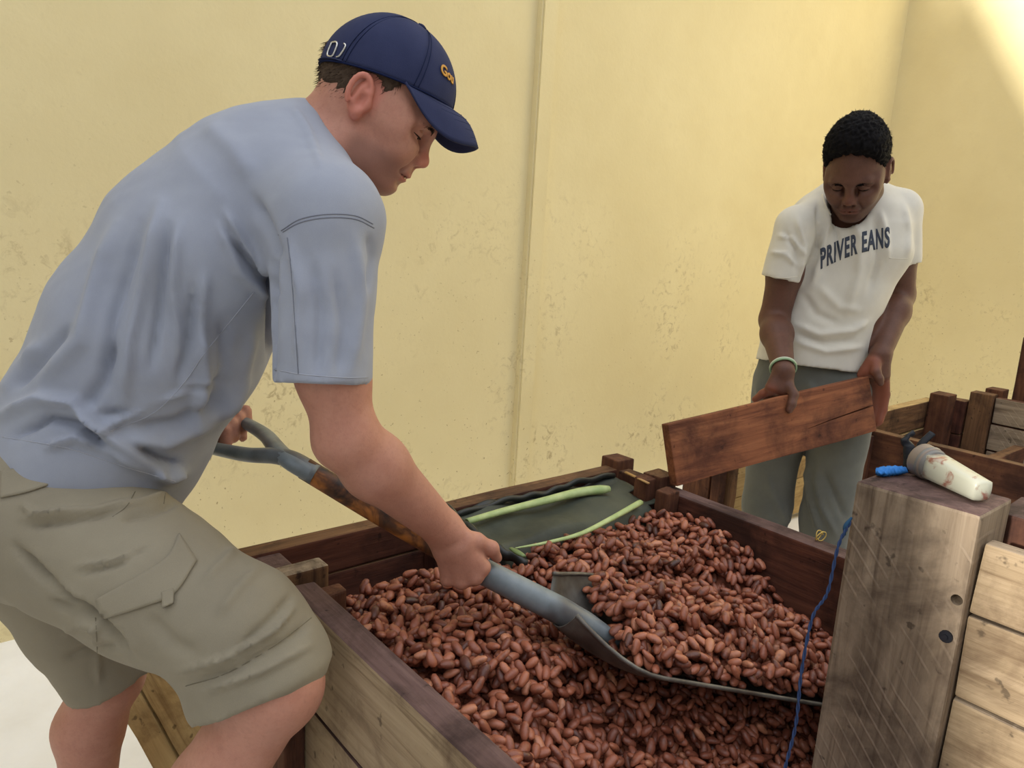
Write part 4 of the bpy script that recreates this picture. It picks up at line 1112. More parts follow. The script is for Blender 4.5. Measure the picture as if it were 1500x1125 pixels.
# sideburn in front of the ear
for s in (-1, 1):
    r_ = np.random.default_rng(20+s); ps, ds = [], []
    for _ in range(420):
        z = r_.uniform(12, 60); x = r_.uniform(6 if z > 40 else 10, 30-0.10*(60-z)); y = s*(74 if z > 35 else 71.5)*math.sqrt(max(0.05, 1-((x+5)/93)**2))*0.985
        ps.append(H1.p(x, y, z)); ds.append(-H1.R[2]+0.25*H1.R[0]+s*0.2*H1.R[1])
    strands(H1, 'sideburn', ps, ds, 0.010, 0.0008, HAIR1, hair1, 31)
# eyebrows
for s in (-1, 1):
    r_ = np.random.default_rng(40+s); ps, ds = [], []
    for _ in range(260):
        t = r_.uniform(0, 1); y = s*(12+36*t); x = 95-14*t**2+1.0; z = 24+6*math.sin(t*2.2)-5*t+r_.normal()*1.7
        ps.append(H1.p(x-1.5, y, z)); ds.append(s*H1.R[1]*0.8+0.4*H1.R[2]*(0.6-t)+0.25*H1.R[0])
    strands(H1, 'eyebrow', ps, ds, 0.007, 0.0005, HAIR1, body1, 51)

# ---- cap
cap = empty('cap', tuple(H1.p(0, 0, 60)), 'navy blue baseball cap with gold lettering and silver buckle worn by the bending man', 'cap')
m = NT('navy_cotton'); v = m.coords((1, 1, 1), False); n1 = m.noise(v, 700, 2); n0 = m.noise(v, 20, 4)
m.bump(n1, 0.25, 0.001); NAVY = m.out(m.mix(n0, s2l((36, 42, 72)), s2l((54, 60, 92))), 0.85, 0.2)
CC = np.array([-3.0, 0, 50.0]); CR = np.array([106.0, 84.0, 100.0])
def dome(th, el, off=0.0):
    r = CR+off; return (CC[0]+r[0]*math.cos(el)*math.cos(th), CC[1]+r[1]*math.cos(el)*math.sin(th), CC[2]+r[2]*math.sin(el))
def rim_el(th):
    x = CC[0]+CR[0]*math.cos(th); zr = 45+0.25*x; return math.asin(max(-0.4, min(0.6, (zr-CC[2])/CR[2])))
nth, nel = 96, 22; V = []; Fc = []
for j in range(nel):
    for i in range(nth):
        th = 2*math.pi*i/nth; e0 = rim_el(th); el = e0+(math.pi/2-e0)*(j/(nel-0.5))
        seam = 0.0
        for sa in (0, 60, 120, 180, 240, 300):
            dth = abs((math.degrees(th)-sa+180) % 360-180); seam = max(seam, math.exp(-(dth*math.cos(el)/1.6)**2))
        off = -1.0*seam + 1.1*math.sin(3*th+2*el)*math.sin(2*el)
        V.append(H1.p(*dome(th, el, off)))
V.append(H1.p(*dome(0, math.pi/2, 0.5)))
for j in range(nel-1):
    for i in range(nth):
        i2 = (i+1) % nth; Fc.append((j*nth+i, j*nth+i2, (j+1)*nth+i2, (j+1)*nth+i))
for i in range(nth): Fc.append(((nel-1)*nth+i, (nel-1)*nth+(i+1) % nth, nel*nth))
crown = mesh_obj('crown', V, Fc, NAVY, True, cap); md = crown.modifiers.new('t', 'SOLIDIFY'); md.thickness = 0.002; md.offset = -1
# seam stitching ridges
STIT = plain('navy_stitch', (26, 34, 66), 0.9, 0.1)
for sa in (0, 60, 120, 180, 240, 300):
    for da in (-2.0, 2.0):
        pth = [H1.p(*dome(math.radians(sa+da*(1.0)), e, 0.3)) for e in np.linspace(rim_el(math.radians(sa))+0.02, 1.45, 26)]
        V, Fc = tube_mesh(pth, 0.0005, 5); mesh_obj('seam', V, Fc, STIT, True, crown)
# sweat band edge
pth = [H1.p(*dome(a_, rim_el(a_)+0.01, 0.6)) for a_ in np.linspace(0, 2*math.pi, 90)]
V, Fc = tube_mesh(pth, 0.0014, 6); mesh_obj('hem', V, Fc, STIT, True, crown)
V, Fc = tube_mesh([H1.p(-3, 0, 149), H1.p(-3, 0, 152.5), H1.p(-3, 0, 154)], [0.007, 0.0065, 0.003], 14); mesh_obj('button', V, Fc, NAVY, True, crown)
# brim
nb_, ns_ = 40, 14; V = []; Fc = []
for i in range(nb_+1):
    be = math.radians(-90+180*i/nb_); c_, s_ = math.cos(be), math.sin(be)
    xi = 34+68*c_; inn = max(0.0, 0.9375-((xi+3)/106.0)**2); yi = math.copysign(84*math.sqrt(inn), s_) if abs(s_) > 1e-6 else 0.0
    I_ = np.array([xi, yi*min(1, abs(s_)**0.25) if abs(s_) > 1e-6 else 0, 45+0.25*xi+1.5])
    O_ = np.array([36+127*c_, 80*s_, 57-12*c_-64*s_*s_*c_])
    for j in range(ns_):
        t = j/(ns_-1); p = I_+(O_-I_)*t; p[2] += 9*math.sin(math.pi*t)*c_; V.append(H1.p(*p))
for i in range(nb_):
    for j in range(ns_-1): Fc.append((i*ns_+j, (i+1)*ns_+j, (i+1)*ns_+j+1, i*ns_+j+1))
brim = mesh_obj('brim', V, Fc, NAVY, True, cap); md = brim.modifiers.new('t', 'SOLIDIFY'); md.thickness = 0.0032; md.offset = 0
Vb = np.array(V).reshape(nb_+1, ns_, 3)
for q in (3, 5, 7, 9, 11, 12):
    V, Fc = tube_mesh(Vb[3:-3, q]+H1.R[2]*0.0017, 0.0005, 5); mesh_obj('stitch_row', V, Fc, STIT, True, brim)
# buckle and strap at the back of the cap
SILV = plain('silver_buckle', (214, 214, 212), 0.25, 0.6, 0.7)
def dome_at(x, z, off):
    """point on the near (his right) side of the dome at head x, z"""
    r = CR+off; q = 1-((x-CC[0])/r[0])**2-((z-CC[2])/r[2])**2; return H1.p(x, CC[1]-r[1]*math.sqrt(max(q, 0)), z)
def ring_on(pts, rad, name, mat, parent, off=1.6):
    P = [dome_at(x, z, off) for x, z in pts]; P.append(P[0]); V, Fc = tube_mesh(spline(P, 44), rad, 8); return mesh_obj(name, V, Fc, mat, True, parent)
ring_on([(-90, 50), (-83, 53), (-78, 49), (-76, 35), (-80, 31), (-87, 33)], 0.0013, 'buckle', SILV, cap)
P = [dome_at(x, z, 1.6) for x, z in ((-69, 56), (-65.5, 55), (-64, 50), (-65.5, 38), (-69, 34))]; V, Fc = tube_mesh(spline(P, 20), 0.0012, 8); mesh_obj('buckle_clip', V, Fc, SILV, True, cap)
pth = [dome_at(x, z, 1.4) for x, z in ((-102, 22), (-94, 25), (-84, 28), (-72, 31), (-58, 33))]
V, Fc = tube_mesh(spline(pth, 16), 0.0022, 8, 0.5); mesh_obj('strap', V, Fc, NAVY, True, cap)
# gold lettering
def text_mesh(body, size, bold=0.0, extrude=0.0, shear=0.0, spacing=1.0):
    cu = bpy.data.curves.new('lettering', 'FONT'); cu.body = body; cu.size = size; cu.offset = bold; cu.extrude = extrude; cu.shear = shear; cu.resolution_u = 4; cu.space_character = spacing
    ob = bpy.data.objects.new('lettering', cu); COL.objects.link(ob); bpy.context.view_layer.update()
    dg = bpy.context.evaluated_depsgraph_get(); me = bpy.data.meshes.new_from_object(ob.evaluated_get(dg)); bpy.data.objects.remove(ob)
    bm = bmesh.new(); bm.from_mesh(me)
    for _ in range(2):
        le = [e for e in bm.edges if e.calc_length() > size*0.12]
        if le: bmesh.ops.subdivide_edges(bm, edges=le, cuts=1)
    bmesh.ops.triangulate(bm, faces=bm.faces[:]); bm.to_mesh(me); bm.free(); return me
GOLD = plain('gold_thread', (206, 150, 62), 0.6, 0.4)
me = text_mesh('Gou', 19.0, 0.5)
for vtx in me.vertices:
    tx, ty = vtx.co.x, vtx.co.y; z = 101+ty*0.95; sc_ = math.sqrt(max(0.05, 1-((z-CC[2])/(CR[2]))**2)); th = math.radians(-43)+tx/(78*sc_)*0.88
    e = math.asin((z-CC[2])/CR[2]); vtx.co = Vector(H1.p(*dome(th, e, 1.5)))
o = bpy.data.objects.new('lettering', me); COL.objects.link(o); me.materials.append(GOLD); md = o.modifiers.new('t', 'SOLIDIFY'); md.thickness = 0.0012; recenter(o); child(o, cap)

# ---- t-shirt
shS = D(476, 326, 0.965)
SH1 = cloth_mat('heather_grey_jersey', (150, 156, 172), (162, 168, 182), 1500, 0.9, 0.15, 0.25)
F = Field(np.array([-0.16, 0.72, 0.68]), np.array([0.72, 1.50, 1.52]), 0.0048)
secs = [((116, 712, 1.115), .182, .136), ((158, 630, 1.115), .180, .142), ((232, 492, 1.11), .184, .150), ((305, 375, 1.11), .192, .145), ((366, 286, 1.11), .180, .114), ((414, 236, 1.105), .112, .072), ((450, 208, 1.10), .070, .060)]
for i in range(len(secs)-1):
    (a, ba, aa), (b, bb_, ab_) = secs[i], secs[i+1]
    F.add(econe(D(*a), D(*b), side1, (ba, aa), (bb_, ab_), flat_a=(i == 0)), 0.03)
F.add(cone(D(395, 262, 1.07), shS+UP*0.008, 0.085, 0.070), 0.05)
F.add(cone(D(438, 250, 1.06), D(478, 320, 1.0), 0.058, 0.055), 0.05)
hemR = D(473, 562, 0.965)
F.add(econe(shS, shS+(hemR-shS)*0.4, FW, (0.074, 0.064), (0.071, 0.0645)), 0.04)
F.add(econe(shS+(hemR-shS)*0.35, hemR, FW, (0.071, 0.0645), (0.070, 0.0625), flat_b=True), 0.012)
F.add(cone(D(360, 275, 1.16), shL, 0.075, 0.062), 0.05); F.add(econe(shL, shL+(elL-shL)*0.75, FW, (0.072, 0.072), (0.068, 0.068), flat_b=True), 0.02)
# open ends: sleeve, hem
ax_ = (hemR-shS)/np.linalg.norm(hemR-shS)
F.sub(econe(hemR-ax_*0.012, hemR+ax_*0.05, FW, (0.053, 0.047), (0.066, 0.059)), 0.003)
axL = (elL-shL)/np.linalg.norm(elL-shL); eL = shL+(elL-shL)*0.75
F.sub(econe(eL-axL*0.08, eL+axL*0.05, FW, (0.056, 0.056), (0.064, 0.064)), 0.003)
h0 = D(116, 712, 1.115); h1 = D(158, 630, 1.115); aw = (h0-h1)/np.linalg.norm(h0-h1)
F.sub(econe(h0-aw*0.07, h0+aw*0.06, side1, (.168, .124), (.176, .128)), 0.004)
# neck hole
F.sub(cone(D(512, 192, 1.08), H1.p(4, 0, -46), 0.052, 0.070), 0.006)
V, Q = F.mesh(); del F
V = smooth_v(V, Q, 1)
# hem flares: front corner hangs, back rides up
pj_ = proj(V); N_ = vnormals(V, Q)
V = V+N_*(0.0022*vnoise(V, 34, 3)+0.0010*vnoise(V, 90, 4))[:, None]
FOLD1 = [
 ([(170, 330), (140, 420), (118, 500), (60, 560)], 16, 0.006), ([(235, 300), (215, 400), (190, 500), (180, 590)], 13, 0.006), ([(262, 330), (255, 420), (262, 520)], 10, 0.005),
 ([(205, 330), (165, 470), (150, 560)], 12, -0.006), ([(245, 330), (235, 430), (222, 540)], 9, -0.006), ([(300, 400), (296, 470), (285, 540)], 11, 0.005), ([(282, 420), (276, 500), (262, 560)], 8, -0.005),
 ([(330, 310), (360, 360), (400, 410)], 10, 0.006), ([(345, 355), (375, 395), (402, 430)], 8, -0.007), ([(372, 290), (395, 340), (408, 380)], 10, -0.006), ([(320, 330), (350, 400), (400, 440)], 9, 0.005),
 ([(0, 610), (60, 585), (110, 590), (160, 640), (230, 690)], 12, 0.009), ([(20, 640), (70, 612), (120, 622), (165, 668)], 9, -0.009), ([(70, 655), (110, 640), (150, 655), (210, 690)], 9, 0.007),
 ([(110, 605), (150, 628), (220, 590), (300, 560)], 9, 0.006), ([(140, 608), (190, 604), (260, 572), (330, 560)], 8, -0.005), ([(180, 640), (240, 650), (300, 620), (360, 560)], 14, 0.007), ([(200, 625), (260, 618), (320, 585)], 10, -0.006),
 ([(120, 600), (150, 560), (165, 500)], 14, -0.006), ([(60, 500), (30, 540), (0, 575)], 13, 0.006), ([(100, 480), (60, 530), (20, 570)], 9, -0.005),
 ([(295, 480), (300, 560), (285, 620)], 12, 0.007), ([(325, 470), (330, 540), (310, 610)], 12, -0.005), ([(372, 480), (352, 560), (320, 620)], 13, 0.005),
 ([(225, 690), (245, 700), (270, 690)], 10, 0.008), ([(205, 655), (235, 672), (262, 680)], 7, -0.007),
 ([(425, 350), (440, 430), (435, 540)], 9, 0.004), ([(455, 380), (470, 460), (465, 550)], 12, -0.004), ([(520, 350), (530, 430), (515, 545)], 12, 0.004), ([(490, 400), (505, 480), (495, 550)], 10, -0.003), ([(540, 345), (545, 380), (535, 430)], 8, -0.003),
 ([(400, 380), (398, 470), (396, 560)], 7, -0.012),
 ([(300, 180), (340, 215), (370, 260)], 20, 0.003), ([(430, 160), (450, 190), (470, 240)], 8, 0.003),
]
V = folds(V, Q, [(a_, w_*0.72, h_*1.9) for a_, w_, h_ in FOLD1])
shirt1 = sdf_obj('t_shirt', V, Q, SH1, man1)
SEAM1 = plain('grey_seam', (122, 126, 138), 0.9, 0.1); SEAM1B = plain('pale_seam', (166, 170, 182), 0.9, 0.1)
from mathutils.bvhtree import BVHTree
def bvh_of(obj):
    me = obj.data; co = np.empty(len(me.vertices)*3); me.vertices.foreach_get('co', co); co = co.reshape(-1, 3)
    mw = np.array(obj.matrix_world); co = co @ mw[:3, :3].T+mw[:3, 3]
    return BVHTree.FromPolygons([tuple(c) for c in co], [tuple(p.vertices) for p in me.polygons])
def surf_line(name, bvh, pl, rad, mat, parent, lift=0.0, n=None):
    """stitched seam lying on a garment"""
    L_ = sum(math.dist(pl[i], pl[i+1]) for i in range(len(pl)-1)); P = []
    for x, y in spline(pl, n or max(8, int(L_/4))):
        h = bvh.ray_cast(Vector(CPOS), Vector(ray(x, y)).normalized())
        if h[0] is not None and (not P or (np.linalg.norm(np.array(h[0])-P[-1]) < 0.03)): P.append(np.array(h[0]+h[1]*lift))
    if len(P) < 3: return None
    P = np.array(P); P[1:-1] = (P[:-2]+2*P[1:-1]+P[2:])/4
    V, Fc = tube_mesh(P, rad, 6); return mesh_obj(name, V, Fc, mat, True, parent)
bpy.context.view_layer.update(); _b = bvh_of(shirt1)
for pl in ([(408, 344), (440, 326), (480, 319), (520, 321), (548, 334)], [(412, 338), (440, 321), (480, 314), (520, 316), (546, 328)], [(421, 348), (427, 400), (432, 470), (437, 548)]):
    surf_line('seam', _b, pl, 0.0008, SEAM1, shirt1)
for pl in ([(372, 428), (330, 480), (298, 520), (270, 560), (225, 605), (160, 632)], [(402, 541), (440, 548), (500, 553), (538, 553)], [(4, 640), (100, 657), (180, 683), (262, 707)]):
    surf_line('seam', _b, pl, 0.0008, SEAM1B, shirt1)

# ---- shorts
KH = cloth_mat('khaki_ripstop', (140, 132, 114), (150, 142, 123), 900, 0.85, 0.05, 0.25)
F = Field(np.array([-0.22, 0.62, 0.28]), np.array([0.50, 1.52, 0.95]), 0.0055)
F.add(econe(D(118, 655, 1.115), D(80, 750, 1.115), side1, (0.170, 0.128), (0.172, 0.132)), 0.02)
kR1 = D(382, 1005, 0.965); kR0 = D(345, 922, 0.965)
F.add(cone(D(70, 750, 1.04), D(226, 856, 0.985), 0.122, 0.097), 0.02); F.add(cone(D(226, 856, 0.985), kR0, 0.097, 0.082), 0.02); F.add(econe(kR0, kR1, FW, (0.086, 0.086), (0.090, 0.094), flat_b=True), 0.02)
F.add(cone(kR0, D(402, 968, 0.965), 0.080, 0.070), 0.02)
kL1 = D(163, 995, 1.285)
F.add(cone(D(50, 770, 1.20), D(115, 900, 1.25), 0.118, 0.088), 0.03); F.add(econe(D(115, 900, 1.25), kL1, FW, (0.085, 0.085), (0.076, 0.070), flat_b=True), 0.02)
axk = (kR1-kR0); axk /= np.linalg.norm(axk)
F.sub(econe(kR1-axk*0.004, kR1+axk*0.06, FW, (0.070, 0.072), (0.086, 0.090)), 0.003)
axl = (kL1-D(115, 900, 1.25)); axl /= np.linalg.norm(axl)
F.sub(econe(kL1-axl*0.01, kL1+axl*0.06, FW, (0.058, 0.052), (0.070, 0.064)), 0.003)
V, Q = F.mesh(); del F
V = smooth_v(V, Q, 1); N_ = vnormals(V, Q)
V = V+N_*(0.0025*vnoise(V, 40, 13)+0.0008*vnoise(V, 110, 14))[:, None]
FOLD2 = [
 ([(30, 760), (90, 750), (140, 748), (190, 735)], 6, 0.006), ([(40, 772), (100, 765), (170, 752)], 5, -0.005), ([(170, 745), (210, 735), (250, 722)], 6, 0.006), ([(180, 760), (215, 752), (262, 735)], 6, -0.006),
 ([(30, 740), (60, 755), (110, 752)], 6, 0.005), ([(110, 830), (160, 822), (200, 812)], 5, 0.004), ([(120, 840), (170, 828), (220, 800)], 5, -0.004),
 ([(180, 940), (205, 975), (240, 1005)], 12, 0.006), ([(260, 985), (330, 965), (400, 925), (430, 890)], 5, 0.006), ([(270, 1002), (340, 985), (420, 940), (450, 915)], 8, -0.005), ([(300, 1012), (380, 985), (455, 945)], 6, 0.005),
 ([(320, 900), (350, 860), (380, 830)], 8, 0.004), ([(300, 850), (330, 820), (345, 800)], 7, 0.004), ([(215, 900), (250, 940), (290, 960)], 14, -0.004),
 ([(350, 950), (400, 905), (430, 870)], 7, -0.004), ([(60, 850), (90, 860), (120, 880)], 7, 0.005), ([(70, 880), (100, 892), (140, 905)], 7, -0.006), ([(90, 930), (115, 915), (150, 920)], 7, 0.005), ([(95, 965), (130, 950), (170, 950)], 7, -0.005), ([(140, 900), (142, 950), (145, 1000)], 5, 0.004),
 ([(20, 800), (70, 850), (140, 905), (210, 975)], 8, -0.010),
]
V = folds(V, Q, [(a_, w_*0.8, h_*1.5) for a_, w_, h_ in FOLD2])
shorts1 = sdf_obj('shorts', V, Q, KH, man1)
bpy.context.view_layer.update(); _b = bvh_of(shorts1); SEAM2 = plain('khaki_seam', (122, 115, 98), 0.9, 0.1)
for pl in ([(272, 1005), (330, 987), (400, 947), (456, 905)], [(165, 757), (185, 742), (198, 720)], [(240, 738), (243, 716)], [(140, 905), (145, 1003)]):
    surf_line('seam', _b, pl, 0.0006, SEAM2, shorts1)
def surf_patch(name, obj, poly, mat, parent, thick=0.003, lift=0.0015, n=26):
    """flap of cloth lying on a garment: outline given on the garment seen from the camera, pressed onto its surface"""
    from mathutils.bvhtree import BVHTree
    me = obj.data; co = np.empty(len(me.vertices)*3); me.vertices.foreach_get('co', co); co = co.reshape(-1, 3)
    mw = np.array(obj.matrix_world); co = co @ mw[:3, :3].T+mw[:3, 3]
    bvh = BVHTree.FromPolygons([tuple(c) for c in co], [tuple(p.vertices) for p in me.polygons])
    P = spline(list(poly[0])+[], n); Pb = spline(list(poly[1]), n); V, Fc = [], []; rows = 10
    for j in range(rows):
        t = j/(rows-1)
        for i in range(n):
            x, y = P[i]+(Pb[i]-P[i])*t; d = Vector(ray(x, y)).normalized(); h = bvh.ray_cast(Vector(CPOS), d)
            if h[0] is None: V.append(V[-1] if V else tuple(at(x, y, 1.0))); continue
            V.append(tuple(h[0]+h[1]*(lift*(0.6+0.8*t))))
    for j in range(rows-1):
        for i in range(n-1): Fc.append((j*n+i, j*n+i+1, (j+1)*n+i+1, (j+1)*n+i))
    o = mesh_obj(name, V, Fc, mat, True, parent); md = o.modifiers.new('t', 'SOLIDIFY'); md.thickness = thick; md.offset = 0
    return o
bpy.context.view_layer.update()
surf_patch('pocket_flap', shorts1, ([(141, 878), (200, 845), (245, 815), (262, 782)], [(152, 906), (205, 890), (255, 870), (288, 822)]), KH, shorts1)
surf_patch('flap_tab', shorts1, ([(237, 868), (255, 862)], [(240, 890), (256, 884)]), KH, shorts1, 0.003, 0.004, 6)
surf_patch('back_pocket_flap', shorts1, ([(2, 690), (40, 684), (75, 680)], [(2, 730), (40, 722), (71, 712)]), KH, shorts1)
# ================================================================== man in the white shirt lifting the board
hor = -ray(1250, 300); hor[2] = 0; hor /= np.linalg.norm(hor)           # horizontally towards the viewer
fdir = hor*0.98-RT*0.14; fdir[2] = 0; fdir /= np.linalg.norm(fdir); zup = np.array([0, 0, 1.0])
pt2 = math.radians(35)
lean = np.array([RT[0], RT[1], 0])*-0.03
H2 = Frame(D(1254, 257, 1.90), fdir*math.cos(pt2)-zup*math.sin(pt2), fdir*math.sin(pt2)+zup*math.cos(pt2)+lean, 0.965)
man2 = empty('person', tuple(np.array([at(1195, 560, 2.1)[0], at(1195, 560, 2.1)[1], 0.0])), 'man in off-white printed t-shirt and grey trousers lifting a board, looking down', 'person')
side2 = np.cross(hor*0.99-RT*0.12, [0, 0, 1]); side2 = side2*np.sign(side2 @ RT)+np.array([0, 0, 0.06]); side2 /= np.linalg.norm(side2)
fr2 = fdir
sR, eR, wR = D(1166, 332, 1.985), D(1134, 468, 2.05), D(1148, 543, 1.885)
sL, eL_, wL = D(1318, 308, 2.02), D(1318, 432, 2.10), D(1290, 520, 1.99)
hp2 = D(1192, 575, 2.145); 
hR2, hL2 = hp2-side2*0.085, hp2+side2*0.085
lo = np.array([1.62, 0.62, -0.01]); hi = np.array([2.45, 1.45, 1.66]); hc = H2.p(0, 0, 20)
F = Field(lo, hi, 0.0075, [(hc-0.125, hc+0.125, 0.0034), (D(1145, 572, 1.88)-0.07, D(1145, 572, 1.88)+0.07, 0.0035), (D(1285, 555, 1.99)-0.07, D(1285, 555, 1.99)+0.07, 0.0035)])
head_sdf(F, H2, dict(w=0.98, lt=1.35, lw=24, nw=16, nose=(99, -21), slit=3.0, chz=-80, ez=8))
nb2 = D(1250, 312, 2.03)
F.add(cone(H2.p(-28, 0, -20), nb2, 0.054, 0.060), 0.03); F.add(cone(H2.p(10, 0, -55), D(1243, 318, 1.985), 0.040, 0.045), 0.03)
F.add(econe(D(1243, 335, 2.04), D(1225, 420, 2.07), side2, (0.14, 0.075), (0.13, 0.085)), 0.03)
F.add(econe(D(1225, 420, 2.07), hp2, side2, (0.13, 0.085), (0.13, 0.09)), 0.03)
for s_, e_, w_ in ((sR, eR, wR), (sL, eL_, wL)):
    F.add(cone(s_, s_+(e_-s_)*0.5, 0.050, 0.0455), 0.02); F.add(cone(s_+(e_-s_)*0.5, e_, 0.0455, 0.039), 0.02)
    f1 = e_+(w_-e_)*0.3; F.add(cone(e_, f1, 0.039, 0.0405), 0.015); F.add(cone(f1, w_, 0.0405, 0.026), 0.02)
# his right hand: palm over the board's edge, thumb in front, fingers behind
F.add(econe(wR, D(1142, 570, 1.885), RT, (0.026, 0.020), (0.038, 0.018)), 0.01)
chain(F, [D(1154, 562, 1.878), D(1163, 578, 1.858), D(1160, 592, 1.850), D(1156, 601, 1.848)], [0.014, 0.0115, 0.0105, 0.0085], 0.006)
chain(F, [D(1132, 568, 1.89), D(1117, 577, 1.905), D(1106, 585, 1.92)], [0.012, 0.0105, 0.0085], 0.006)
for i in range(3):
    b_ = D(1130+9*i, 573, 1.895); chain(F, [b_, b_+FW*0.03-UP*0.006, b_+FW*0.034-UP*0.035, b_+FW*0.028-UP*0.055], [0.012, 0.0115, 0.0105, 0.009], 0.005)
# his left hand: heel of the palm towards us, thumb in front, fingers down behind the end
F.add(econe(wL, D(1283, 546, 1.992), RT, (0.028, 0.022), (0.040, 0.020)), 0.012)
F.add(cone(D(1277, 532, 1.985), D(1262, 549, 1.995), 0.017, 0.012), 0.012)
chain(F, [D(1282, 532, 1.975), D(1283, 545, 1.962), D(1288, 555, 1.955), D(1290, 561, 1.955)], [0.015, 0.0125, 0.0105, 0.0085], 0.006)
for i, (x, L_) in enumerate(((1296, 1.0), (1291, 1.05), (1284, 1.0), (1276, 0.85))):
    t0 = 2.0+0.006*i; chain(F, [D(x, 548, t0), D(x+1, 548+30*L_, t0+0.012), D(x-2, 548+52*L_, t0+0.016), D(x-7, 548+70*L_, t0+0.012)], [0.013, 0.0118, 0.0105, 0.0085], 0.005)
# legs and feet
for h_ in (hR2, hL2):
    kn_ = h_.copy(); kn_[2] = 0.46; kn_ += fr2*0.015; an_ = h_.copy(); an_[2] = 0.07
    F.add(cone(h_, kn_, 0.078, 0.055), 0.02); F.add(cone(kn_, an_, 0.053, 0.036), 0.02)
    ft = an_+fr2*0.15; ft[2] = 0.033; F.add(cone(an_-np.array([0, 0, .03]), ft, 0.038, 0.032), 0.02)
V, Q = F.mesh(); del F
SK2 = skin_mat('dark_skin', (102, 68, 54), (86, 56, 44), (110, 66, 56), (132, 76, 56), (70, 46, 38))
body2 = sdf_obj('body', V, Q, SK2, man2)
lp, st, rd = head_masks(H2.inv(V), lw=24); pjv = proj(V)
_pd = lambda a, b, r_: np.exp(-(np.linalg.norm(V-(a+np.clip(((V-a) @ (b-a))/np.dot(b-a, b-a), 0, 1)[:, None]*(b-a)), axis=1)/r_)**4)
palm = _pd(D(1277, 532, 1.97), D(1262, 549, 1.98), 0.026)+_pd(D(1130, 570, 1.885), D(1106, 585, 1.915), 0.018)+_pd(D(1294, 565, 2.0), D(1290, 615, 2.01), 0.022)
fattr(body2, 'lip', lp*0.6); fattr(body2, 'stub', st*0.5); fattr(body2, 'red', np.clip(rd*0.2+palm*0.9, 0, 1))
print('man2 body', len(V))
eye_pair(H2, body2); lashes(H2, body2, (20, 14, 12), tilt=-20)
HAIR2 = hair_mat('black_hair', (7, 6, 7), (17, 15, 17))
c0 = H2.p(-8, 0, 55); F = Field(c0-0.15, c0+0.15, 0.0036)
F.add(H2.ell((-8, 0, 62), (97, 79, 104)), 0.004); F.add(H2.ell((22, 0, 96), (70, 73, 66)), 0.02)
def half2(n_, off):
    n_ = np.array(n_, float); n_ /= np.linalg.norm(n_); w_ = n_ @ H2.R
    def fn(x, y, z): return off/1000.0-((x-H2.o[0])*w_[0]+(y-H2.o[1])*w_[1]+(z-H2.o[2])*w_[2])
    return c0-0.3, c0+0.3, fn
_fore = H2.ell((88, 0, 28), (46, 60, 44)); F.sub(_fore, 0.006)
F.sub(half2((0.80, 0, -0.55), 2), 0.008); F.sub(half2((0.10, 0, -1.0), 5), 0.006)
for s in (-1, 1): F.sub(H2.ell((2, s*84, 2), (32, 30, 40)), 0.006)
V, Q = F.mesh(); P = H2.inv(V); N_ = vnormals(V, Q)
V = V+N_*(0.0045*vnoise(P/1000.0, 300, 5)+0.0030*vnoise(P/1000.0, 620, 6))[:, None]
hair2 = sdf_obj('hair', V, Q, HAIR2, man2); N_ = vnormals(V, Q)
rs = np.random.default_rng(4).choice(len(V), 2600); rg2 = np.random.default_rng(8)
strands(H2, 'hair_curls', V[rs]-N_[rs]*0.001, [N_[i]*0.5+rg2.normal(size=3)*0.6 for i in rs], 0.007, 0.0009, HAIR2, hair2)
for s in (-1, 1):
    r_ = np.random.default_rng(60+s); ps, ds = [], []
    for _ in range(240):
        t = r_.uniform(0, 1); y = s*(11+36*t); x = 95-15*t**2; z = 25+5*math.sin(t*2.2)-5*t+r_.normal()*2.0
        ps.append(H2.p(x-1.5, y, z)); ds.append(s*H2.R[1]*0.8+0.25*H2.R[0])
    strands(H2, 'eyebrow', ps, ds, 0.007, 0.0007, HAIR2, body2, 71)
# ---- t-shirt
SH2 = cloth_mat('off_white_cotton', (222, 218, 206), (208, 204, 192), 700, 0.9, 0.1, 0.12)
F = Field(np.array([1.60, 0.70, 0.72]), np.array([2.40, 1.45, 1.52]), 0.0058)
secs = [((1186, 537, 2.12), .150, .112), ((1196, 480, 2.11), .146, .112), ((1214, 420, 2.085), .152, .116), ((1236, 360, 2.05), .170, .115), ((1243, 318, 2.035), .150, .090), ((1248, 290, 2.02), .085, .070)]
for i in range(len(secs)-1):
    (a, ba, aa), (b, bb_, ab_) = secs[i], secs[i+1]
    F.add(econe(D(*a), D(*b), side2, (ba, aa), (bb_, ab_), flat_a=(i == 0)), 0.03)
F.add(cone(D(1215, 316, 2.03), sR, 0.060, 0.052), 0.04); F.add(cone(D(1278, 302, 2.04), sL, 0.062, 0.056), 0.04)
hmR, hmL = D(1143, 410, 2.015), D(1322, 386, 2.06)
F.add(econe(sR, hmR, FW, (0.058, 0.053), (0.058, 0.0515), flat_b=True), 0.015)
F.add(econe(sL, hmL, FW, (0.058, 0.053), (0.054, 0.046), flat_b=True), 0.015)
for s_, h_, r1 in ((sR, hmR, 0.0435), (sL, hmL, 0.0405)):
    a_ = (h_-s_)/np.linalg.norm(h_-s_); F.sub(econe(h_-a_*0.05, h_+a_*0.04, FW, (r1+0.002, r1-0.004), (r1+0.008, r1+0.001)), 0.003)
h0, h1 = D(1186, 537, 2.12), D(1196, 480, 2.11); a_ = (h0-h1)/np.linalg.norm(h0-h1)
F.sub(econe(h0-a_*0.04, h0+a_*0.05, side2, (.138, .100), (.143, .105)), 0.003)
F.sub(cone(D(1240, 306, 1.955), H2.p(0, 0, -40), 0.053, 0.056), 0.006)
V, Q = F.mesh(); del F
V = smooth_v(V, Q, 1); N_ = vnormals(V, Q)
V = V+N_*(0.0022*vnoise(V, 38, 23))[:, None]
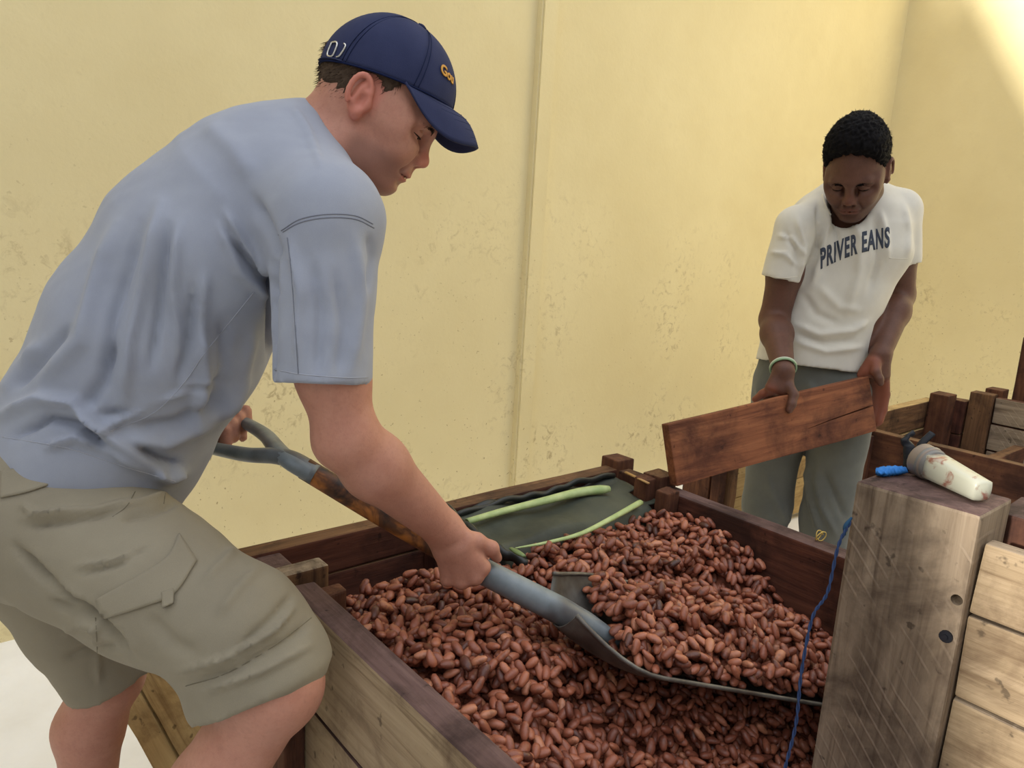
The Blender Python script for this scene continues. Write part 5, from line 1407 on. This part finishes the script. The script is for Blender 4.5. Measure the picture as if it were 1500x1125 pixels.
FOLD3 = [([(1207, 295), (1212, 330), (1206, 370), (1190, 420)], 6, 0.008), ([(1198, 300), (1201, 340), (1195, 375)], 4, -0.008), ([(1168, 320), (1178, 360), (1170, 400)], 5, 0.007), ([(1150, 340), (1165, 365), (1166, 395)], 4, -0.005),
 ([(1140, 345), (1160, 350), (1178, 375)], 4, 0.005), ([(1130, 370), (1150, 372), (1168, 390)], 4, 0.005), ([(1222, 320), (1226, 345), (1224, 380)], 4, -0.005), ([(1250, 330), (1262, 350), (1258, 400), (1240, 460)], 8, 0.006), ([(1280, 320), (1286, 345), (1284, 390), (1272, 430)], 6, -0.006), ([(1290, 310), (1298, 345), (1300, 380)], 5, 0.005),
 ([(1165, 475), (1200, 490), (1250, 484), (1272, 470)], 6, 0.006), ([(1165, 488), (1205, 502), (1250, 498)], 5, -0.005), ([(1165, 500), (1210, 515), (1262, 508)], 5, 0.005), ([(1200, 420), (1230, 450), (1262, 455)], 8, 0.004), ([(1175, 430), (1195, 460), (1230, 475)], 7, -0.004), ([(1325, 300), (1332, 340), (1330, 375)], 5, 0.004)]
V = folds(V, Q, [(a_, w_*0.85, h_*1.6) for a_, w_, h_ in FOLD3])
shirt2 = sdf_obj('t_shirt', V, Q, SH2, man2)
bpy.context.view_layer.update(); _b = bvh_of(shirt2); SEAM3 = plain('shirt_rib', (226, 221, 206), 0.9, 0.1)
surf_line('sleeve_hem', _b, [(1120, 403), (1145, 407), (1168, 405)], 0.0012, SEAM3, shirt2); surf_line('sleeve_hem', _b, [(1302, 378), (1322, 379), (1342, 377)], 0.0012, SEAM3, shirt2)
surf_line('neck_rib', _b, [(1205, 285), (1212, 308), (1224, 322), (1240, 327), (1254, 322), (1264, 308)], 0.0030, SEAM3, shirt2)
# printed words across the chest
me = text_mesh('PRIVER EANS', 1.0, 0.034, spacing=1.16); xs_ = np.array([v_.co.x for v_ in me.vertices]); x0_, x1_ = xs_.min(), xs_.max()
ys_ = np.array([v_.co.y for v_ in me.vertices]); y1_ = ys_.max()
INK = plain('faded_navy_print', (74, 80, 92), 0.9, 0.1)
for v_ in me.vertices:
    a_ = (v_.co.x-x0_)/(x1_-x0_); px_ = 1202+101*a_; base = 393-32*a_-9*math.sin(a_*math.pi)*0.6; py_ = base-29*(v_.co.y/y1_)
    h = _b.ray_cast(Vector(CPOS), Vector(ray(px_, py_)).normalized()); v_.co = (h[0]+h[1]*0.0012) if h[0] is not None else Vector(at(px_, py_, 1.93))
o = bpy.data.objects.new('chest_print', me); COL.objects.link(o); me.materials.append(INK); recenter(o); child(o, shirt2)
md = o.modifiers.new('t', 'SOLIDIFY'); md.thickness = 0.0008
# ---- trousers
TR = cloth_mat('grey_fleece', (112, 114, 108), (98, 100, 95), 600, 0.95, 0.15, 0.25)
F = Field(np.array([1.62, 0.72, 0.02]), np.array([2.42, 1.42, 0.98]), 0.0075)
F.add(econe(D(1188, 528, 2.13), hp2, side2, (0.146, 0.106), (0.160, 0.115)), 0.02)
for h_, sg in ((hR2, -1), (hL2, 1)):
    a0 = h_.copy(); a0[2] += 0.02; kn_ = h_.copy(); kn_[2] = 0.45; kn_ += fr2*0.012; an_ = h_.copy(); an_[2] = 0.06
    F.add(cone(a0, kn_, 0.088, 0.070), 0.025); F.add(cone(kn_, an_, 0.070, 0.056), 0.02)
V, Q = F.mesh(); del F
V = smooth_v(V, Q, 1); N_ = vnormals(V, Q); V = V+N_*(0.0035*vnoise(V, 34, 33)+0.0012*vnoise(V, 80, 34))[:, None]
FOLD4 = [([(1185, 560), (1200, 590), (1196, 640)], 6, 0.008), ([(1150, 570), (1175, 590), (1185, 620)], 6, -0.007), ([(1183, 680), (1188, 730), (1200, 780)], 5, 0.010), ([(1195, 690), (1202, 740), (1225, 785)], 5, 0.008), ([(1205, 690), (1225, 730), (1240, 760)], 6, -0.007), ([(1125, 700), (1140, 740), (1160, 770)], 8, 0.006), ([(1110, 560), (1118, 600), (1112, 640)], 6, 0.006)]
V = folds(V, Q, [(a_, w_*0.85, h_*1.6) for a_, w_, h_ in FOLD4])
tr2 = sdf_obj('trousers', V, Q, TR, man2)
# bracelet on his right wrist
ax2 = (wR-eR)/np.linalg.norm(wR-eR); cb = wR-ax2*0.012; u_ = np.cross(ax2, [0.2, 0.3, 1]); u_ /= np.linalg.norm(u_); v2 = np.cross(ax2, u_)
br = empty('bracelet', tuple(cb), 'pale green and white bracelet on the wrist above the board', 'bracelet')
for k_, (col, of) in enumerate((((206, 212, 190), -0.0025), ((148, 178, 140), 0.0025))):
    pt = [cb+ax2*of+0.0315*(math.cos(a)*u_+math.sin(a)*v2) for a in np.linspace(0, 2*math.pi, 32)]
    V, Fc = tube_mesh(pt, 0.0026, 8); mesh_obj('band', V, Fc, plain('bracelet_%d' % k_, col, 0.6, 0.3), True, br)
